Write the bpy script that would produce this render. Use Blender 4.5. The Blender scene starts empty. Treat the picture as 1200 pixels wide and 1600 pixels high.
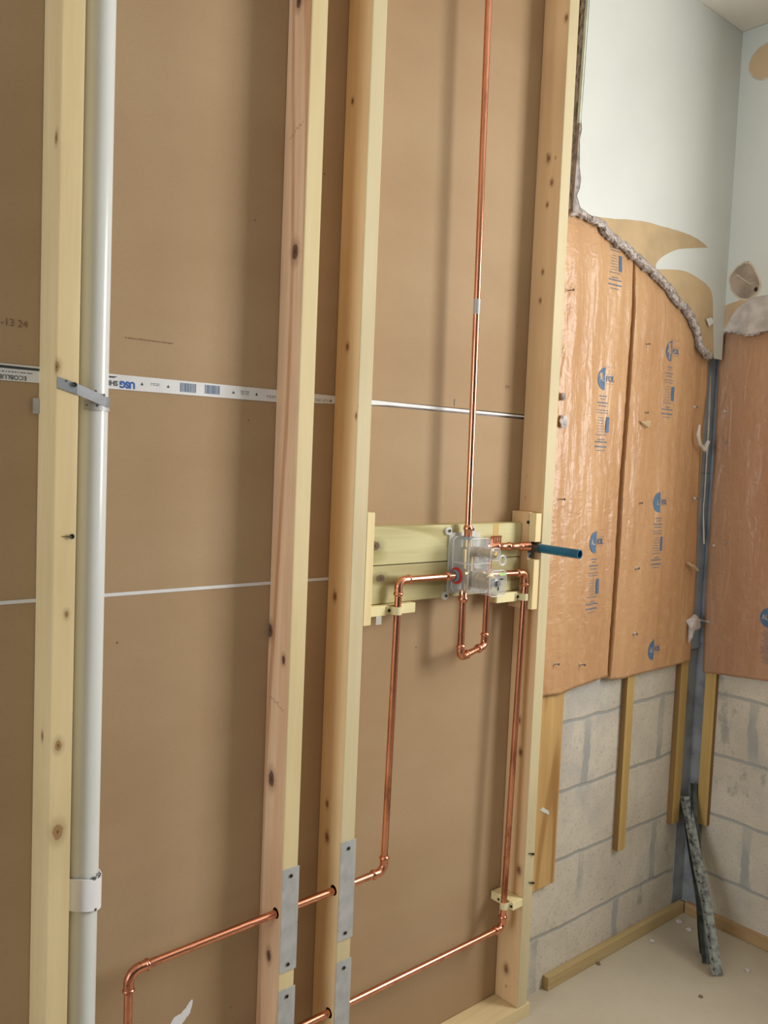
import bpy, bmesh, math, random
from mathutils import Vector, Matrix, noise

# ------------------------------------------------------------------ camera
F, YAW, PITCH, ROLL, CD, CH = 1350.54, 0.7077, 0.0628, -0.0409, 1.439, 1.5092
def cam_axes():
    cy, sy = math.cos(YAW), math.sin(YAW)
    fwd = Vector((sy*math.cos(PITCH), cy*math.cos(PITCH), -math.sin(PITCH)))
    right = Vector((cy, -sy, 0)); down = fwd.cross(right)
    c, s = math.cos(ROLL), math.sin(ROLL)
    return c*right + s*down, -s*right + c*down, fwd
RX, DN, FW = cam_axes()
CAM = Vector((0, -CD, CH))
scene = bpy.context.scene
C = scene.collection
cd = bpy.data.cameras.new('camera'); cam = bpy.data.objects.new('camera', cd); C.objects.link(cam)
cd.sensor_fit = 'VERTICAL'; cd.sensor_height = 32; cd.lens = F*32/1600; cd.clip_start = .01
M = Matrix((RX, -DN, -FW)).transposed().to_4x4(); M.translation = CAM
cam.matrix_world = M
scene.camera = cam

# ------------------------------------------------------------------ light
w = bpy.data.worlds.new('world'); scene.world = w; w.use_nodes = True
w.node_tree.nodes['Background'].inputs[0].default_value = (.93, .97, 1.0, 1)
w.node_tree.nodes['Background'].inputs[1].default_value = 0.065
def area(name, loc, direction, sx, sy, power, col):
    l = bpy.data.lights.new(name, 'AREA'); l.shape = 'RECTANGLE'; l.size = sx; l.size_y = sy
    l.energy = power; l.color = col
    o = bpy.data.objects.new(name, l); C.objects.link(o); o.location = loc
    o.rotation_euler = Vector(direction).to_track_quat('-Z', 'Y').to_euler()
    return o
area('window_daylight', (2.80, -1.38, 1.86), (-1, 0, 0), .96, 1.20, 77, (1.0, .985, .96))
area('far_room_daylight', (-3.1, -1.05, 1.6), (1, 0, 0), 1.4, 1.8, 76, (.92, .96, 1.0))
scene.view_settings.view_transform = 'Standard'; scene.view_settings.look = 'None'
scene.view_settings.exposure = -0.20; scene.view_settings.gamma = 1
scene.view_settings.use_curve_mapping = False

# ------------------------------------------------------------------ geometry constants (metres)
ZC = 2.899                     # ceiling
DW = .083                      # rear drywall face (Y)
YB = .058                      # block wall face
XB = 2.700                     # right block wall face
YK = .0375                     # insulation facing
YP = .014                      # painted drywall face
XP = 2.656                     # right painted face
SX = {1: .5126, 2: .995, 3: 1.1464, 4: 1.7773}
W2 = .038

# points of the place measured from the photograph: intersection of a view ray with a real plane
def ray(x, y): return RX*((x-600)/F) + DN*((y-800)/F) + FW
def oy(x, y, Y): d = ray(x, y); return CAM + d*((Y-CAM.y)/d.y)
def ox(x, y, X): d = ray(x, y); return CAM + d*((X-CAM.x)/d.x)
def oz(x, y, Z): d = ray(x, y); return CAM + d*((Z-CAM.z)/d.z)

# ------------------------------------------------------------------ node helpers
def lin(c):
    return tuple((v/255/12.92 if v/255 <= .04045 else ((v/255+.055)/1.055)**2.4) for v in c) + (1,)
class NT:
    def __init__(s, name, rough=.6, metal=0, spec=.5):
        s.m = bpy.data.materials.new(name); s.m.use_nodes = True; s.t = s.m.node_tree
        s.b = s.t.nodes['Principled BSDF']; s.b.inputs['Roughness'].default_value = rough
        s.b.inputs['Metallic'].default_value = metal; s.b.inputs['Specular IOR Level'].default_value = spec
        s.tc = s.t.nodes.new('ShaderNodeTexCoord')
    def set(s, k, v):
        i = s.b.inputs[k]
        if hasattr(v, 'links'): s.t.links.new(v, i)
        else: i.default_value = v
    def put(s, n, k, v):
        if v is None: return
        if hasattr(v, 'links'): s.t.links.new(v, n.inputs[k])
        else: n.inputs[k].default_value = v
    def obj(s): return s.tc.outputs['Object']
    def mapv(s, v=None, scale=(1,1,1), loc=(0,0,0), rot=(0,0,0)):
        n = s.t.nodes.new('ShaderNodeMapping'); s.put(n, 0, v or s.obj())
        n.inputs['Scale'].default_value = scale; n.inputs['Location'].default_value = loc; n.inputs['Rotation'].default_value = rot
        return n.outputs[0]
    def noise(s, v=None, scale=5, detail=3, rough=.5, dist=0):
        n = s.t.nodes.new('ShaderNodeTexNoise'); s.put(n, 'Vector', v or s.obj())
        n.inputs['Scale'].default_value = scale; n.inputs['Detail'].default_value = detail
        n.inputs['Roughness'].default_value = rough; n.inputs['Distortion'].default_value = dist
        return n.outputs['Fac']
    def voro(s, v=None, scale=5, rnd=1, out='Distance'):
        n = s.t.nodes.new('ShaderNodeTexVoronoi'); s.put(n, 'Vector', v or s.obj()); n.inputs['Scale'].default_value = scale
        return n.outputs[out]
    def math(s, op, a, b=None, c=None, clamp=False):
        n = s.t.nodes.new('ShaderNodeMath'); n.operation = op; n.use_clamp = clamp
        s.put(n, 0, a); s.put(n, 1, b); s.put(n, 2, c); return n.outputs[0]
    def vmath(s, op, a, b=None, out=0):
        n = s.t.nodes.new('ShaderNodeVectorMath'); n.operation = op; s.put(n, 0, a); s.put(n, 1, b)
        return n.outputs[out]
    def ramp(s, f, stops, mode='LINEAR'):
        n = s.t.nodes.new('ShaderNodeValToRGB'); n.color_ramp.interpolation = mode; s.put(n, 0, f)
        e = n.color_ramp.elements
        while len(e) < len(stops): e.new(.5)
        for k, (p, c) in zip(e, stops):
            k.position = p; k.color = c if len(c) == 4 else tuple(c)+(1,)
        return n.outputs[0]
    def smooth(s, f, a, b):
        n = s.t.nodes.new('ShaderNodeMapRange'); n.interpolation_type = 'SMOOTHSTEP'; s.put(n, 0, f)
        n.inputs[1].default_value = a; n.inputs[2].default_value = b; return n.outputs[0]
    def mix(s, f, a, b, mode='MIX'):
        n = s.t.nodes.new('ShaderNodeMix'); n.data_type = 'RGBA'; n.blend_type = mode
        s.put(n, 0, f); s.put(n, 6, a); s.put(n, 7, b); return n.outputs[2]
    def sep(s, v):
        n = s.t.nodes.new('ShaderNodeSeparateXYZ'); s.put(n, 0, v); return n.outputs
    def bump(s, h, strength=.3, dist=.002):
        n = s.t.nodes.new('ShaderNodeBump'); s.put(n, 'Height', h); n.inputs['Strength'].default_value = strength
        n.inputs['Distance'].default_value = dist; s.set('Normal', n.outputs[0])

def wood(name, light, dark, seed=0, axis='Z', knots=(), rough=.6, speck=True, figure=.5, rings=11, knotcol=(92, 62, 40)):
    n = NT(name, rough, spec=.3)
    sc = {'Z': (1, 1, .06), 'X': (.06, 1, 1), 'Y': (1, .06, 1)}[axis]
    v = n.mapv(None, sc, (seed*1.7, seed*3.1, seed*.77))
    base = n.noise(v, 26, 4, .6)
    cat = n.noise(n.mapv(None, tuple(q if q < 1 else 1 for q in sc), (seed*2.3, seed, seed*5.1)), 7, 1, .4)
    ring = n.math('SINE', n.math('MULTIPLY', cat, rings*6.283))
    ring = n.smooth(ring, .3, 1.0)
    fine = n.noise(v, 140, 2, .5)
    f = n.math('ADD', n.math('MULTIPLY', n.smooth(base, .3, .7), .38), n.math('MULTIPLY', ring, figure*.75))
    f = n.math('ADD', f, n.math('MULTIPLY', n.math('SUBTRACT', fine, .5), .35), clamp=True)
    col = n.mix(f, lin(light), lin(dark))
    wv = n.noise(n.mapv(None, (1, 1, 1), (seed, 0, 0)), 2.2, 2)
    col = n.mix(n.math('MULTIPLY', n.smooth(wv, .45, .7), .22), col, lin(tuple(int(a*.86) for a in dark)))
    if speck:
        vv = n.mapv(None, {'Z': (1, 1, .5), 'X': (.5, 1, 1), 'Y': (1, .5, 1)}[axis], (seed, seed*.3, seed*1.3))
        d = n.voro(vv, 17); r = n.sep(n.voro(vv, 17, out='Color'))[0]
        m = n.math('MULTIPLY', n.smooth(d, .07, .03), n.math('GREATER_THAN', r, .62))
        col = n.mix(n.math('MULTIPLY', m, .6), col, lin(knotcol))
    for (kx, ky, kz, r) in knots:
        dv = n.vmath('SUBTRACT', n.obj(), (kx, ky, kz))
        dv = n.vmath('MULTIPLY', dv, {'Z': (1, 1, .6), 'X': (.6, 1, 1), 'Y': (1, .6, 1)}[axis])
        L = n.math('ADD', n.vmath('LENGTH', dv, out='Value'), n.math('MULTIPLY', n.math('SUBTRACT', n.noise(None, 90, 2), .5), r*.6))
        col = n.mix(n.math('MULTIPLY', n.smooth(L, r*2.3, r*.9), .45), col, lin(tuple(int(a*.72) for a in dark)))
        col = n.mix(n.math('MULTIPLY', n.smooth(L, r*1.05, r*.75), .85), col, lin(knotcol))
        col = n.mix(n.math('MULTIPLY', n.smooth(L, r*.4, r*.1), .8), col, lin((60, 42, 32)))
    n.set('Base Color', col); n.bump(n.math('ADD', base, n.math('MULTIPLY', fine, .4)), .15, .0008)
    return n.m

def plain(name, col, rough=.5, metal=0, var=.12, scale=20, bump=0, spec=.5, alpha=None, trans=None):
    n = NT(name, rough, metal, spec)
    f = n.noise(None, scale, 4)
    c2 = tuple(int(v*(1-var*2)) for v in col)
    n.set('Base Color', n.mix(n.smooth(f, .35, .75), lin(col), lin(c2)))
    if bump: n.bump(n.noise(None, scale*6, 3), bump, .001)
    if alpha: n.set('Alpha', alpha)
    if trans: n.set('Transmission Weight', trans); n.set('IOR', 1.35)
    return n.m

def kraft_board():
    n = NT('brown drywall paper', .75, spec=.25)
    v = n.mapv(None, (.7, 1, 1.3))
    col = n.mix(n.smooth(n.noise(v, 2.0, 4, .55), .3, .72), lin((176, 151, 119)), lin((165, 138, 105)))
    col = n.mix(n.math('MULTIPLY', n.smooth(n.noise(n.mapv(None, (.5, 1, 1)), 260, 2), .5, .75), .10), col, lin((128, 102, 74)))
    d = n.voro(n.mapv(None, (1, .02, 1)), 14); r = n.sep(n.voro(n.mapv(None, (1, .02, 1)), 14, out='Color'))[0]
    m = n.math('MULTIPLY', n.smooth(d, .045, .02), n.math('GREATER_THAN', r, .45))
    col = n.mix(n.math('MULTIPLY', m, .75), col, lin((92, 66, 44)))
    d = n.voro(n.mapv(None, (1, .02, .7), (3, 0, 5)), 7); r = n.sep(n.voro(n.mapv(None, (1, .02, .7), (3, 0, 5)), 7, out='Color'))[1]
    m = n.math('MULTIPLY', n.smooth(d, .022, .012), n.math('GREATER_THAN', r, .8))
    col = n.mix(n.math('MULTIPLY', m, .7), col, lin((232, 222, 205)))
    n.set('Base Color', col); n.bump(n.noise(None, 60, 3), .05, .001)
    return n.m

def facing(name='kraft insulation facing', a=(202, 160, 116), c=(186, 142, 100), h=(222, 186, 144)):
    n = NT(name, .36, spec=.45)
    v = n.mapv(None, (1, 1, .22))
    col = n.mix(n.smooth(n.noise(v, 6, 4), .3, .7), lin(a), lin(c))
    col = n.mix(n.math('MULTIPLY', n.smooth(n.noise(None, 40, 4), .5, .8), .25), col, lin(h))
    n.set('Base Color', col)
    h = n.math('ADD', n.noise(n.mapv(None, (1, 1, .22)), 30, 2, .5, 1.0), n.math('MULTIPLY', n.noise(n.mapv(None, (1, 1, 1.6), rot=(0, .6, 0)), 24, 1, .4, 1.5), .45))
    n.bump(h, .5, .008)
    return n.m

def block(name, axis):
    """concrete blocks in running bond with thin struck bed joints and wide smeared head joints"""
    n = NT(name, .9, spec=.15)
    s = n.sep(n.vmath('ADD', n.obj(), n.vmath('SCALE', n.vmath('SUBTRACT', n.noise_col(None, 14), (.5, .5, .5)), None) if False else (0, 0, 0)))
    wob = n.math('MULTIPLY', n.math('SUBTRACT', n.noise(None, 9, 3), .5), .02)
    u = s[0] if axis == 'X' else s[1]; z = s[2]
    zz = n.math('DIVIDE', n.math('SUBTRACT', n.math('ADD', z, wob), .161), .2045)
    row = n.math('FLOOR', zz); fz = n.math('SUBTRACT', zz, row)
    dz = n.math('MULTIPLY', n.math('MINIMUM', fz, n.math('SUBTRACT', 1, fz)), .2045)
    par = n.math('MULTIPLY', n.math('FLOORED_MODULO', row, 2), .5)
    u0 = 2.105 if axis == 'X' else -.155
    wob2 = n.math('MULTIPLY', n.math('SUBTRACT', n.noise(n.mapv(None, (1, 1, .6), (4, 2, 1)), 16, 4, .6), .5), .045)
    uu = n.math('ADD', n.math('DIVIDE', n.math('SUBTRACT', n.math('ADD', u, wob2), u0), .395), par)
    # row 0 (joint4..joint3) has head joint at u0
    fu = n.math('FRACT', uu); du = n.math('MULTIPLY', n.math('MINIMUM', fu, n.math('SUBTRACT', 1, fu)), .395)
    mz = n.smooth(dz, .0075, .0025)
    mu = n.math('MULTIPLY', n.smooth(du, .019, .011), n.smooth(n.noise(None, 3.5, 2), .28, .42))
    mort = n.math('MAXIMUM', n.math('MULTIPLY', mz, .8), n.math('MULTIPLY', mu, n.math('ADD', .35, n.math('MULTIPLY', n.smooth(n.noise(None, 8, 3), .35, .65), .5))))
    body = n.mix(n.smooth(n.noise(None, 5, 5, .6), .3, .75), lin((214, 206, 190)), lin((194, 186, 171)))
    grit = n.noise(None, 130, 3, .7)
    body = n.mix(n.math('MULTIPLY', n.smooth(grit, .56, .68), .45), body, lin((128, 122, 112)))
    wash = n.smooth(n.noise(n.mapv(None, (1, 1, .8), (7, 3, 2)), 3.1, 5, .65), .52, .68)
    body = n.mix(n.math('MULTIPLY', wash, .5), body, lin((168, 170, 170)))
    col = n.mix(mort, body, lin((158, 160, 158)))
    st = n.smooth(n.noise(n.mapv(None, (1.6, 1.6, .9), (1, 9, 4)), 4.2, 5, .7), .62, .70)
    col = n.mix(n.math('MULTIPLY', st, .5), col, lin((126, 128, 122)))
    n.set('Base Color', col)
    n.bump(n.math('SUBTRACT', n.math('MULTIPLY', grit, .35), n.math('MULTIPLY', mz, .8)), .55, .004)
    return n.m
NT.noise_col = lambda s, v, sc: (0, 0, 0)

def floor_mat():
    n = NT('dusty concrete floor', .45, spec=.35)
    col = n.mix(n.smooth(n.noise(None, 2.2, 6, .6), .3, .7), lin((196, 187, 168)), lin((182, 172, 152)))
    col = n.mix(n.math('MULTIPLY', n.smooth(n.noise(None, 60, 4, .7), .58, .75), .3), col, lin((140, 130, 112)))
    d = n.voro(None, 7); r = n.sep(n.voro(None, 7, out='Color'))[0]
    col = n.mix(n.math('MULTIPLY', n.smooth(d, .05, .02), n.math('GREATER_THAN', r, .7)), col, lin((225, 218, 205)))
    n.set('Base Color', col); n.bump(n.noise(None, 30, 4), .12, .002)
    return n.m

def copper(name, tarnish=.5, seed=0):
    n = NT(name, .26, 1.0)
    f = n.smooth(n.noise(n.mapv(None, (1, 1, .35), (seed, seed, seed)), 22, 4, .65), .42, .72)
    n.set('Base Color', n.mix(n.math('MULTIPLY', f, tarnish), lin((222, 156, 126)), lin((140, 82, 60))))
    n.set('Roughness', n.math('ADD', n.math('MULTIPLY', f, .2), .2))
    return n.m

MT = {}
MT['board'] = kraft_board(); MT['facing'] = facing(); MT['facing_brown_shade'] = facing('brown kraft facing with shade tint', (184, 144, 112), (168, 127, 98), (200, 164, 136)); MT['floor'] = floor_mat()  # side wall copy of the kraft: browner paper plus shade tinted in
MT['blockB'] = block('concrete block rear', 'X'); MT['blockC'] = block('concrete block side', 'Y')
MT['copper'] = copper('copper pipe', .55); MT['copper_dark'] = copper('tarnished copper pipe', .95, 3); MT['fitting'] = copper('copper fitting', .25, 7)
MT['white'] = plain('white painted paper', (210, 214, 208), .6, var=.015, scale=3)
MT['greenedge'] = plain('pale green board edge', (222, 236, 224), .7, var=.06)
MT['ceil'] = plain('ceiling paint', (232, 226, 216), .8, var=.02, scale=3)
MT['gypsum'] = plain('broken gypsum', (176, 166, 160), .95, var=.14, scale=60, bump=.6)
MT['gypsum_light'] = plain('gypsum with paper fluff', (206, 198, 192), .95, var=.08, scale=25, bump=.4)
MT['torn'] = plain('torn brown paper', (194, 168, 128), .85, var=.05, scale=8)
MT['torn_c'] = plain('torn brown paper in the shade', (206, 178, 142), .85, var=.06, scale=8)
MT['pvc'] = plain('white pvc', (214, 218, 216), .22, var=.01, scale=4)
MT['band'] = plain('bluish white plastic', (232, 233, 238), .3, var=.01)
MT['galv'] = plain('galvanised steel', (184, 186, 186), .5, .2, var=.06, scale=25)
MT['galv_blue'] = plain('galvanised strap', (132, 137, 142), .55, .1, var=.05, scale=30)
MT['black'] = plain('black screw', (28, 27, 26), .5, .3)
MT['hole'] = plain('dark bore', (40, 25, 16), .9)
MT['blue'] = plain('blue plastic pipe', (18, 100, 130), .3, var=.08, scale=30)
MT['clamp'] = plain('cream plastic clamp', (224, 214, 170), .4, var=.02)
MT['tape'] = plain('white end tape', (222, 224, 226), .5, var=.02)
MT['ink_blue'] = plain('blue ink', (78, 112, 146), .5, var=.06)
MT['kraft_ink'] = plain('bare kraft letters', (206, 190, 168), .5, var=.04)
MT['ink_faint'] = plain('faint brown stamp ink', (150, 124, 94), .8, var=.05)
MT['ink_print'] = plain('faded blue ink', (104, 122, 142), .5, var=.05)
MT['ink_logo'] = plain('bright blue ink', (30, 92, 176), .5, var=.02)
MT['ink_dark'] = plain('dark ink', (58, 64, 66), .6, var=.05)
MT['ink_bar'] = plain('blue grey bars', (112, 136, 164), .6, var=.05)
MT['ink_brown'] = plain('brown stamp ink', (128, 102, 76), .8, var=.05)
MT['ink_violet'] = plain('violet stamp ink', (168, 132, 114), .8, var=.05)
MT['clear'] = plain('clear plastic', (222, 226, 228), .12, var=.01, alpha=.20, spec=.8)
MT['frost'] = plain('translucent plastic flange', (226, 228, 220), .3, var=.02, alpha=.5)
MT['brass'] = plain('brass', (206, 176, 112), .3, 1.0, var=.12, scale=30)
MT['chrome'] = plain('bright steel', (190, 192, 190), .22, 1.0, var=.1)
MT['red'] = plain('red rubber ring', (196, 44, 34), .4, var=.03)
MT['greyblue'] = plain('grey blue sleeve', (110, 140, 156), .45, var=.03)
MT['foil'] = plain('dull foil', (156, 166, 178), .6, 0, var=.1, scale=9)
MT['cornerconc'] = plain('smooth grey mortar', (150, 155, 160), .85, var=.12, scale=14, bump=.4)
MT['darkbead'] = plain('dark stained galvanised steel', (78, 86, 82), .5, .4, var=.25, scale=45)
MT['greybead'] = plain('splattered galvanised steel', (150, 156, 150), .6, .25, var=.3, scale=55)
MT['string'] = plain('off white torn strip', (218, 212, 200), .8, var=.05)
MT['grey'] = plain('steel grey', (120, 122, 122), .35, .8)
MT['label'] = plain('green label', (176, 214, 130), .5)
MT['underbrown'] = plain('exposed board core', (176, 158, 140), .9, var=.12, scale=18, bump=.3)
MT['halo'] = plain('feathered beige paper', (206, 194, 172), .85, var=.05)

# ------------------------------------------------------------------ object helpers
def mk(name, bm, mats, parent=None, loc=None, smooth=False, auto=False):
    """bm in world coordinates; origin is put at loc (or at the parent's base)"""
    bmesh.ops.recalc_face_normals(bm, faces=bm.faces)
    base = Vector(loc) if loc is not None else (Vector(parent.location) if parent else Vector((0, 0, 0)))
    if parent is not None: base = wloc(parent)
    bmesh.ops.translate(bm, verts=bm.verts, vec=-base)
    me = bpy.data.meshes.new(name); bm.to_mesh(me); bm.free()
    for m in (mats if isinstance(mats, (list, tuple)) else [mats]): me.materials.append(MT[m] if isinstance(m, str) else m)
    o = bpy.data.objects.new(name, me); C.objects.link(o)
    if smooth:
        for p in me.polygons: p.use_smooth = True
        try: me.set_sharp_from_angle(angle=math.radians(40))
        except Exception: pass
    if parent is None: o.location = base
    else: o.parent = parent
    return o
def wloc(o):
    v = Vector((0, 0, 0))
    while o is not None: v += Vector(o.location); o = o.parent
    return v
def tag(o, label, cat, group=None):
    o['label'] = label; o['category'] = cat
    if group: o['group'] = group
    return o
def thing(name, loc, label, cat, group=None):
    o = bpy.data.objects.new(name, None); C.objects.link(o); o.location = loc; o.empty_display_size = .05
    return tag(o, label, cat, group)
def struct(o): o['kind'] = 'structure'; return o
def add_box(bm, x0, x1, y0, y1, z0, z1, bevel=0, mi=0, skew=None):
    r = bmesh.ops.create_cube(bm, size=1)
    vs = r['verts']
    for v in vs:
        v.co = Vector((x0+(v.co.x+.5)*(x1-x0), y0+(v.co.y+.5)*(y1-y0), z0+(v.co.z+.5)*(z1-z0)))
    fs = set(f for v in vs for f in v.link_faces)
    for f in fs: f.material_index = mi
    if bevel:
        es = set(e for v in vs for e in v.link_edges)
        rr = bmesh.ops.bevel(bm, geom=list(es), offset=bevel, segments=2, affect='EDGES', profile=.6)
        for f in rr['faces']: f.material_index = mi
    return bm
def box(*a, **k): return add_box(bmesh.new(), *a, **k)
def add_tube(bm, pts, r, seg=20, cap=True, mi=0, radii=None):
    pts = [Vector(p) for p in pts]; n = len(pts); rings = []
    t0 = (pts[1]-pts[0]).normalized(); up = Vector((0, 0, 1)) if abs(t0.z) < .9 else Vector((1, 0, 0))
    u = t0.cross(up).normalized()
    for i, p in enumerate(pts):
        t = (pts[min(i+1, n-1)]-pts[max(i-1, 0)]).normalized()
        u = (u-t*u.dot(t)).normalized(); v = t.cross(u)
        rr = radii[i] if radii else r
        rings.append([bm.verts.new(p+(u*math.cos(a)+v*math.sin(a))*rr) for a in [2*math.pi*k/seg for k in range(seg)]])
    for i in range(n-1):
        for k in range(seg):
            f = bm.faces.new((rings[i][k], rings[i][(k+1) % seg], rings[i+1][(k+1) % seg], rings[i+1][k])); f.material_index = mi
    if cap:
        for rg in (rings[0], rings[-1]):
            f = bm.faces.new(rg); f.material_index = mi
    return bm
def tube(*a, **k): return add_tube(bmesh.new(), *a, **k)
def lathe(bm, a, b, prof, seg=24, mi=0):
    """profile [(t along a->b in metres, radius)]"""
    a = Vector(a); d = (Vector(b)-a).normalized()
    u = d.cross(Vector((0, 0, 1)) if abs(d.z) < .9 else Vector((1, 0, 0))).normalized(); v = d.cross(u)
    rings = []
    for t, r in prof:
        rings.append([bm.verts.new(a+d*t+(u*math.cos(q)+v*math.sin(q))*r) for q in [2*math.pi*k/seg for k in range(seg)]])
    for i in range(len(rings)-1):
        for k in range(seg):
            f = bm.faces.new((rings[i][k], rings[i][(k+1) % seg], rings[i+1][(k+1) % seg], rings[i+1][k])); f.material_index = mi
    if prof[0][1] > 1e-4: bm.faces.new(rings[0]).material_index = mi
    if prof[-1][1] > 1e-4: bm.faces.new(rings[-1]).material_index = mi
    return bm
def poly_prism(pts, n, depth):
    """pts: world points on a plane, extruded along n*depth"""
    bm = bmesh.new(); n = Vector(n)*depth
    a = [bm.verts.new(Vector(p)) for p in pts]; b = [bm.verts.new(Vector(p)+n) for p in pts]
    bm.faces.new(a); bm.faces.new(b[::-1]); k = len(pts)
    for i in range(k): bm.faces.new((a[i], a[(i+1) % k], b[(i+1) % k], b[i]))
    return bm
def jag(pts, amp, step, axis, seed=0, closed=False):
    """resample a polyline and roughen it inside its plane"""
    rnd = random.Random(seed); out = []
    n = len(pts)
    for i in range(n if closed else n-1):
        a = Vector(pts[i]); b = Vector(pts[(i+1) % n]); L = (b-a).length; m = max(1, int(L/step))
        d = (b-a).normalized(); nn = d.cross(Vector(axis))
        for k in range(m):
            p = a.lerp(b, k/m)
            if k or i: p = p+nn*rnd.uniform(-amp, amp)
            out.append(p)
    if not closed: out.append(Vector(pts[-1]))
    return out
def spline(pts, m=6):
    P = [Vector(p) for p in pts]; P = [P[0]*2-P[1]]+P+[P[-1]*2-P[-2]]; out = []
    for i in range(1, len(P)-2):
        a, b, c, d = P[i-1:i+3]
        for k in range(m):
            t = k/m
            out.append(.5*((2*b)+(c-a)*t+(2*a-5*b+4*c-d)*t*t+(3*b-a-3*c+d)*t*t*t))
    out.append(P[-2]); return out
def cut(o, bm_cut):
    me = bpy.data.meshes.new('c'); bm_cut.to_mesh(me); bm_cut.free()
    c = bpy.data.objects.new('c', me); C.objects.link(c)
    me.materials.append(MT['hole'])
    o.data.materials.append(MT['hole'])
    md = o.modifiers.new('b', 'BOOLEAN'); md.object = c; md.operation = 'DIFFERENCE'; md.solver = 'EXACT'; md.material_mode = 'TRANSFER'
    bpy.context.view_layer.update()
    dg = bpy.context.evaluated_depsgraph_get()
    nm = bpy.data.meshes.new_from_object(o.evaluated_get(dg)); o.modifiers.remove(md); o.data = nm
    bpy.data.objects.remove(c)
def text_bm(body, size, T, bold=0, sx=1.0, conform=None, spacing=1.0):
    """lettering as flat mesh; T maps local (x,y) to world"""
    cu = bpy.data.curves.new('t', 'FONT'); cu.body = body; cu.size = size; cu.offset = bold
    cu.align_x = 'CENTER'; cu.align_y = 'CENTER'; cu.resolution_u = 3; cu.space_character = spacing
    o = bpy.data.objects.new('t', cu); C.objects.link(o)
    bpy.context.view_layer.update()
    me = bpy.data.meshes.new_from_object(o.evaluated_get(bpy.context.evaluated_depsgraph_get()))
    bm = bmesh.new(); bm.from_mesh(me)
    for v in bm.verts: v.co = T(v.co.x*sx, v.co.y)
    bpy.data.objects.remove(o); bpy.data.curves.remove(cu); bpy.data.meshes.remove(me)
    return bm
def join_bm(bms):
    out = bmesh.new()
    for b in bms:
        me = bpy.data.meshes.new('j'); b.to_mesh(me); b.free(); out.from_mesh(me); bpy.data.meshes.remove(me)
    return out

# ------------------------------------------------------------------ room shell
struct(mk('floor', box(-3.2, 2.85, -4.2, .35, -.1, 0), 'floor'))
struct(mk('ceiling', box(-3.2, 2.85, -4.2, .35, ZC, ZC+.1), 'ceil'))
bm = bmesh.new()                                        # side wall of blocks with the window opening the daylight comes through
add_box(bm, XB, XB+.15, -.86, .25, 0, ZC); add_box(bm, XB, XB+.15, -4.2, -1.90, 0, ZC)
add_box(bm, XB, XB+.15, -1.90, -.86, 0, 1.18); add_box(bm, XB, XB+.15, -1.90, -.86, 2.52, ZC)
struct(mk('wall_right', bm, 'blockC'))
struct(mk('wall_far', box(SX[4]+W2+.002, XB, YB, YB+.15, 0, ZC), 'blockB'))
# smooth grey mortar in the corner between the furring strips
bm = bmesh.new(); add_box(bm, 2.632, XB, YB-.004, YB, .04, 1.9); add_box(bm, XB-.004, XB, .0, YB, .04, 1.9)
struct(mk('trim_1', bm, 'cornerconc'))

# rear faces of the drywall sheets behind the studs
def sheet(z0, z1, label):
    o = mk('drywall_sheet', box(-.6, SX[4]+.01, DW+.0005, DW+.0130, z0, z1, bevel=.0015), 'board', loc=(.6, DW, z0))
    return tag(o, label, 'drywall')
sheet(1.6385, ZC, 'brown paper-backed drywall sheet above the printed end tape')
sheet(1.2395, 1.6262, 'narrow middle brown drywall sheet between the two horizontal seams')
sheet(.0, 1.2340, 'lowest brown drywall sheet behind the studs, below the thin white seam')
struct(mk('wall_back', box(-.6, SX[4]+.01, DW+.0145, DW+.06, 0, ZC), 'gypsum_light'))
# seam edges
bm = bmesh.new(); add_box(bm, -.6, SX[4]+.01, DW-.0008, DW+.010, 1.2335, 1.2398)
o = mk('trim_2', bm, 'tape'); struct(o)

# printed end tape
tp = thing('end_tape', (.8, DW, 1.612), 'white printed paper tape along the upper drywall seam, lettering upside down', 'tape')
pts = [(-.6, 1.6400), (.45, 1.6400), (1.0, 1.6400), (1.15, 1.6392), (1.30, 1.6378), (1.785, 1.6355), (1.785, 1.6312), (1.30, 1.6298), (1.16, 1.6230), (1.0, 1.6150), (.45, 1.6120), (-.6, 1.6120)]
mk('tape_band', poly_prism([(x, DW-.0012, z) for x, z in pts], (0, 1, 0), .001), 'tape', tp)
YT = DW-.0016
def TT(cx, cz): return lambda x, y: Vector((cx-x, YT, cz-y))          # upside down on the rear wall
lt = []
lt.append(text_bm('ECOBLUEPRINT', .0105, TT(.455, 1.6185), .0001, 1.0))
pts_ = oy(186, 599, YT)
lt.append(text_bm('SHEETROCK', .0125, TT(pts_.x-.037, pts_.z), .0004, 1.0))
for (px, py) in ((222, 600), (263, 604), (365, 613), (401, 616), (517, 626)):
    q = oy(px, py, YT); lt.append(poly_prism([(q.x-.003, YT, q.z-.0025), (q.x+.003, YT, q.z-.0025), (q.x, YT, q.z+.003)], (0, 1, 0), .0002))
q0, q1 = oy(5, 574, YT), oy(80, 580, YT)
lt.append(poly_prism([(q0.x-.25, YT, 1.6325), (.528, YT, 1.6325), (.528, YT, 1.6365), (q0.x+.003, YT, 1.6372), (q0.x-.25, YT, 1.6372)], (0, 1, 0), .0002))
q = oy(184, 589, YT); lt.append(poly_prism([(q.x-.09, YT, 1.6330), (q.x-.007, YT, 1.6330), (q.x, YT, 1.6360), (q.x-.09, YT, 1.6360)], (0, 1, 0), .0002))
rnd = random.Random(4); prints = []
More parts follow.
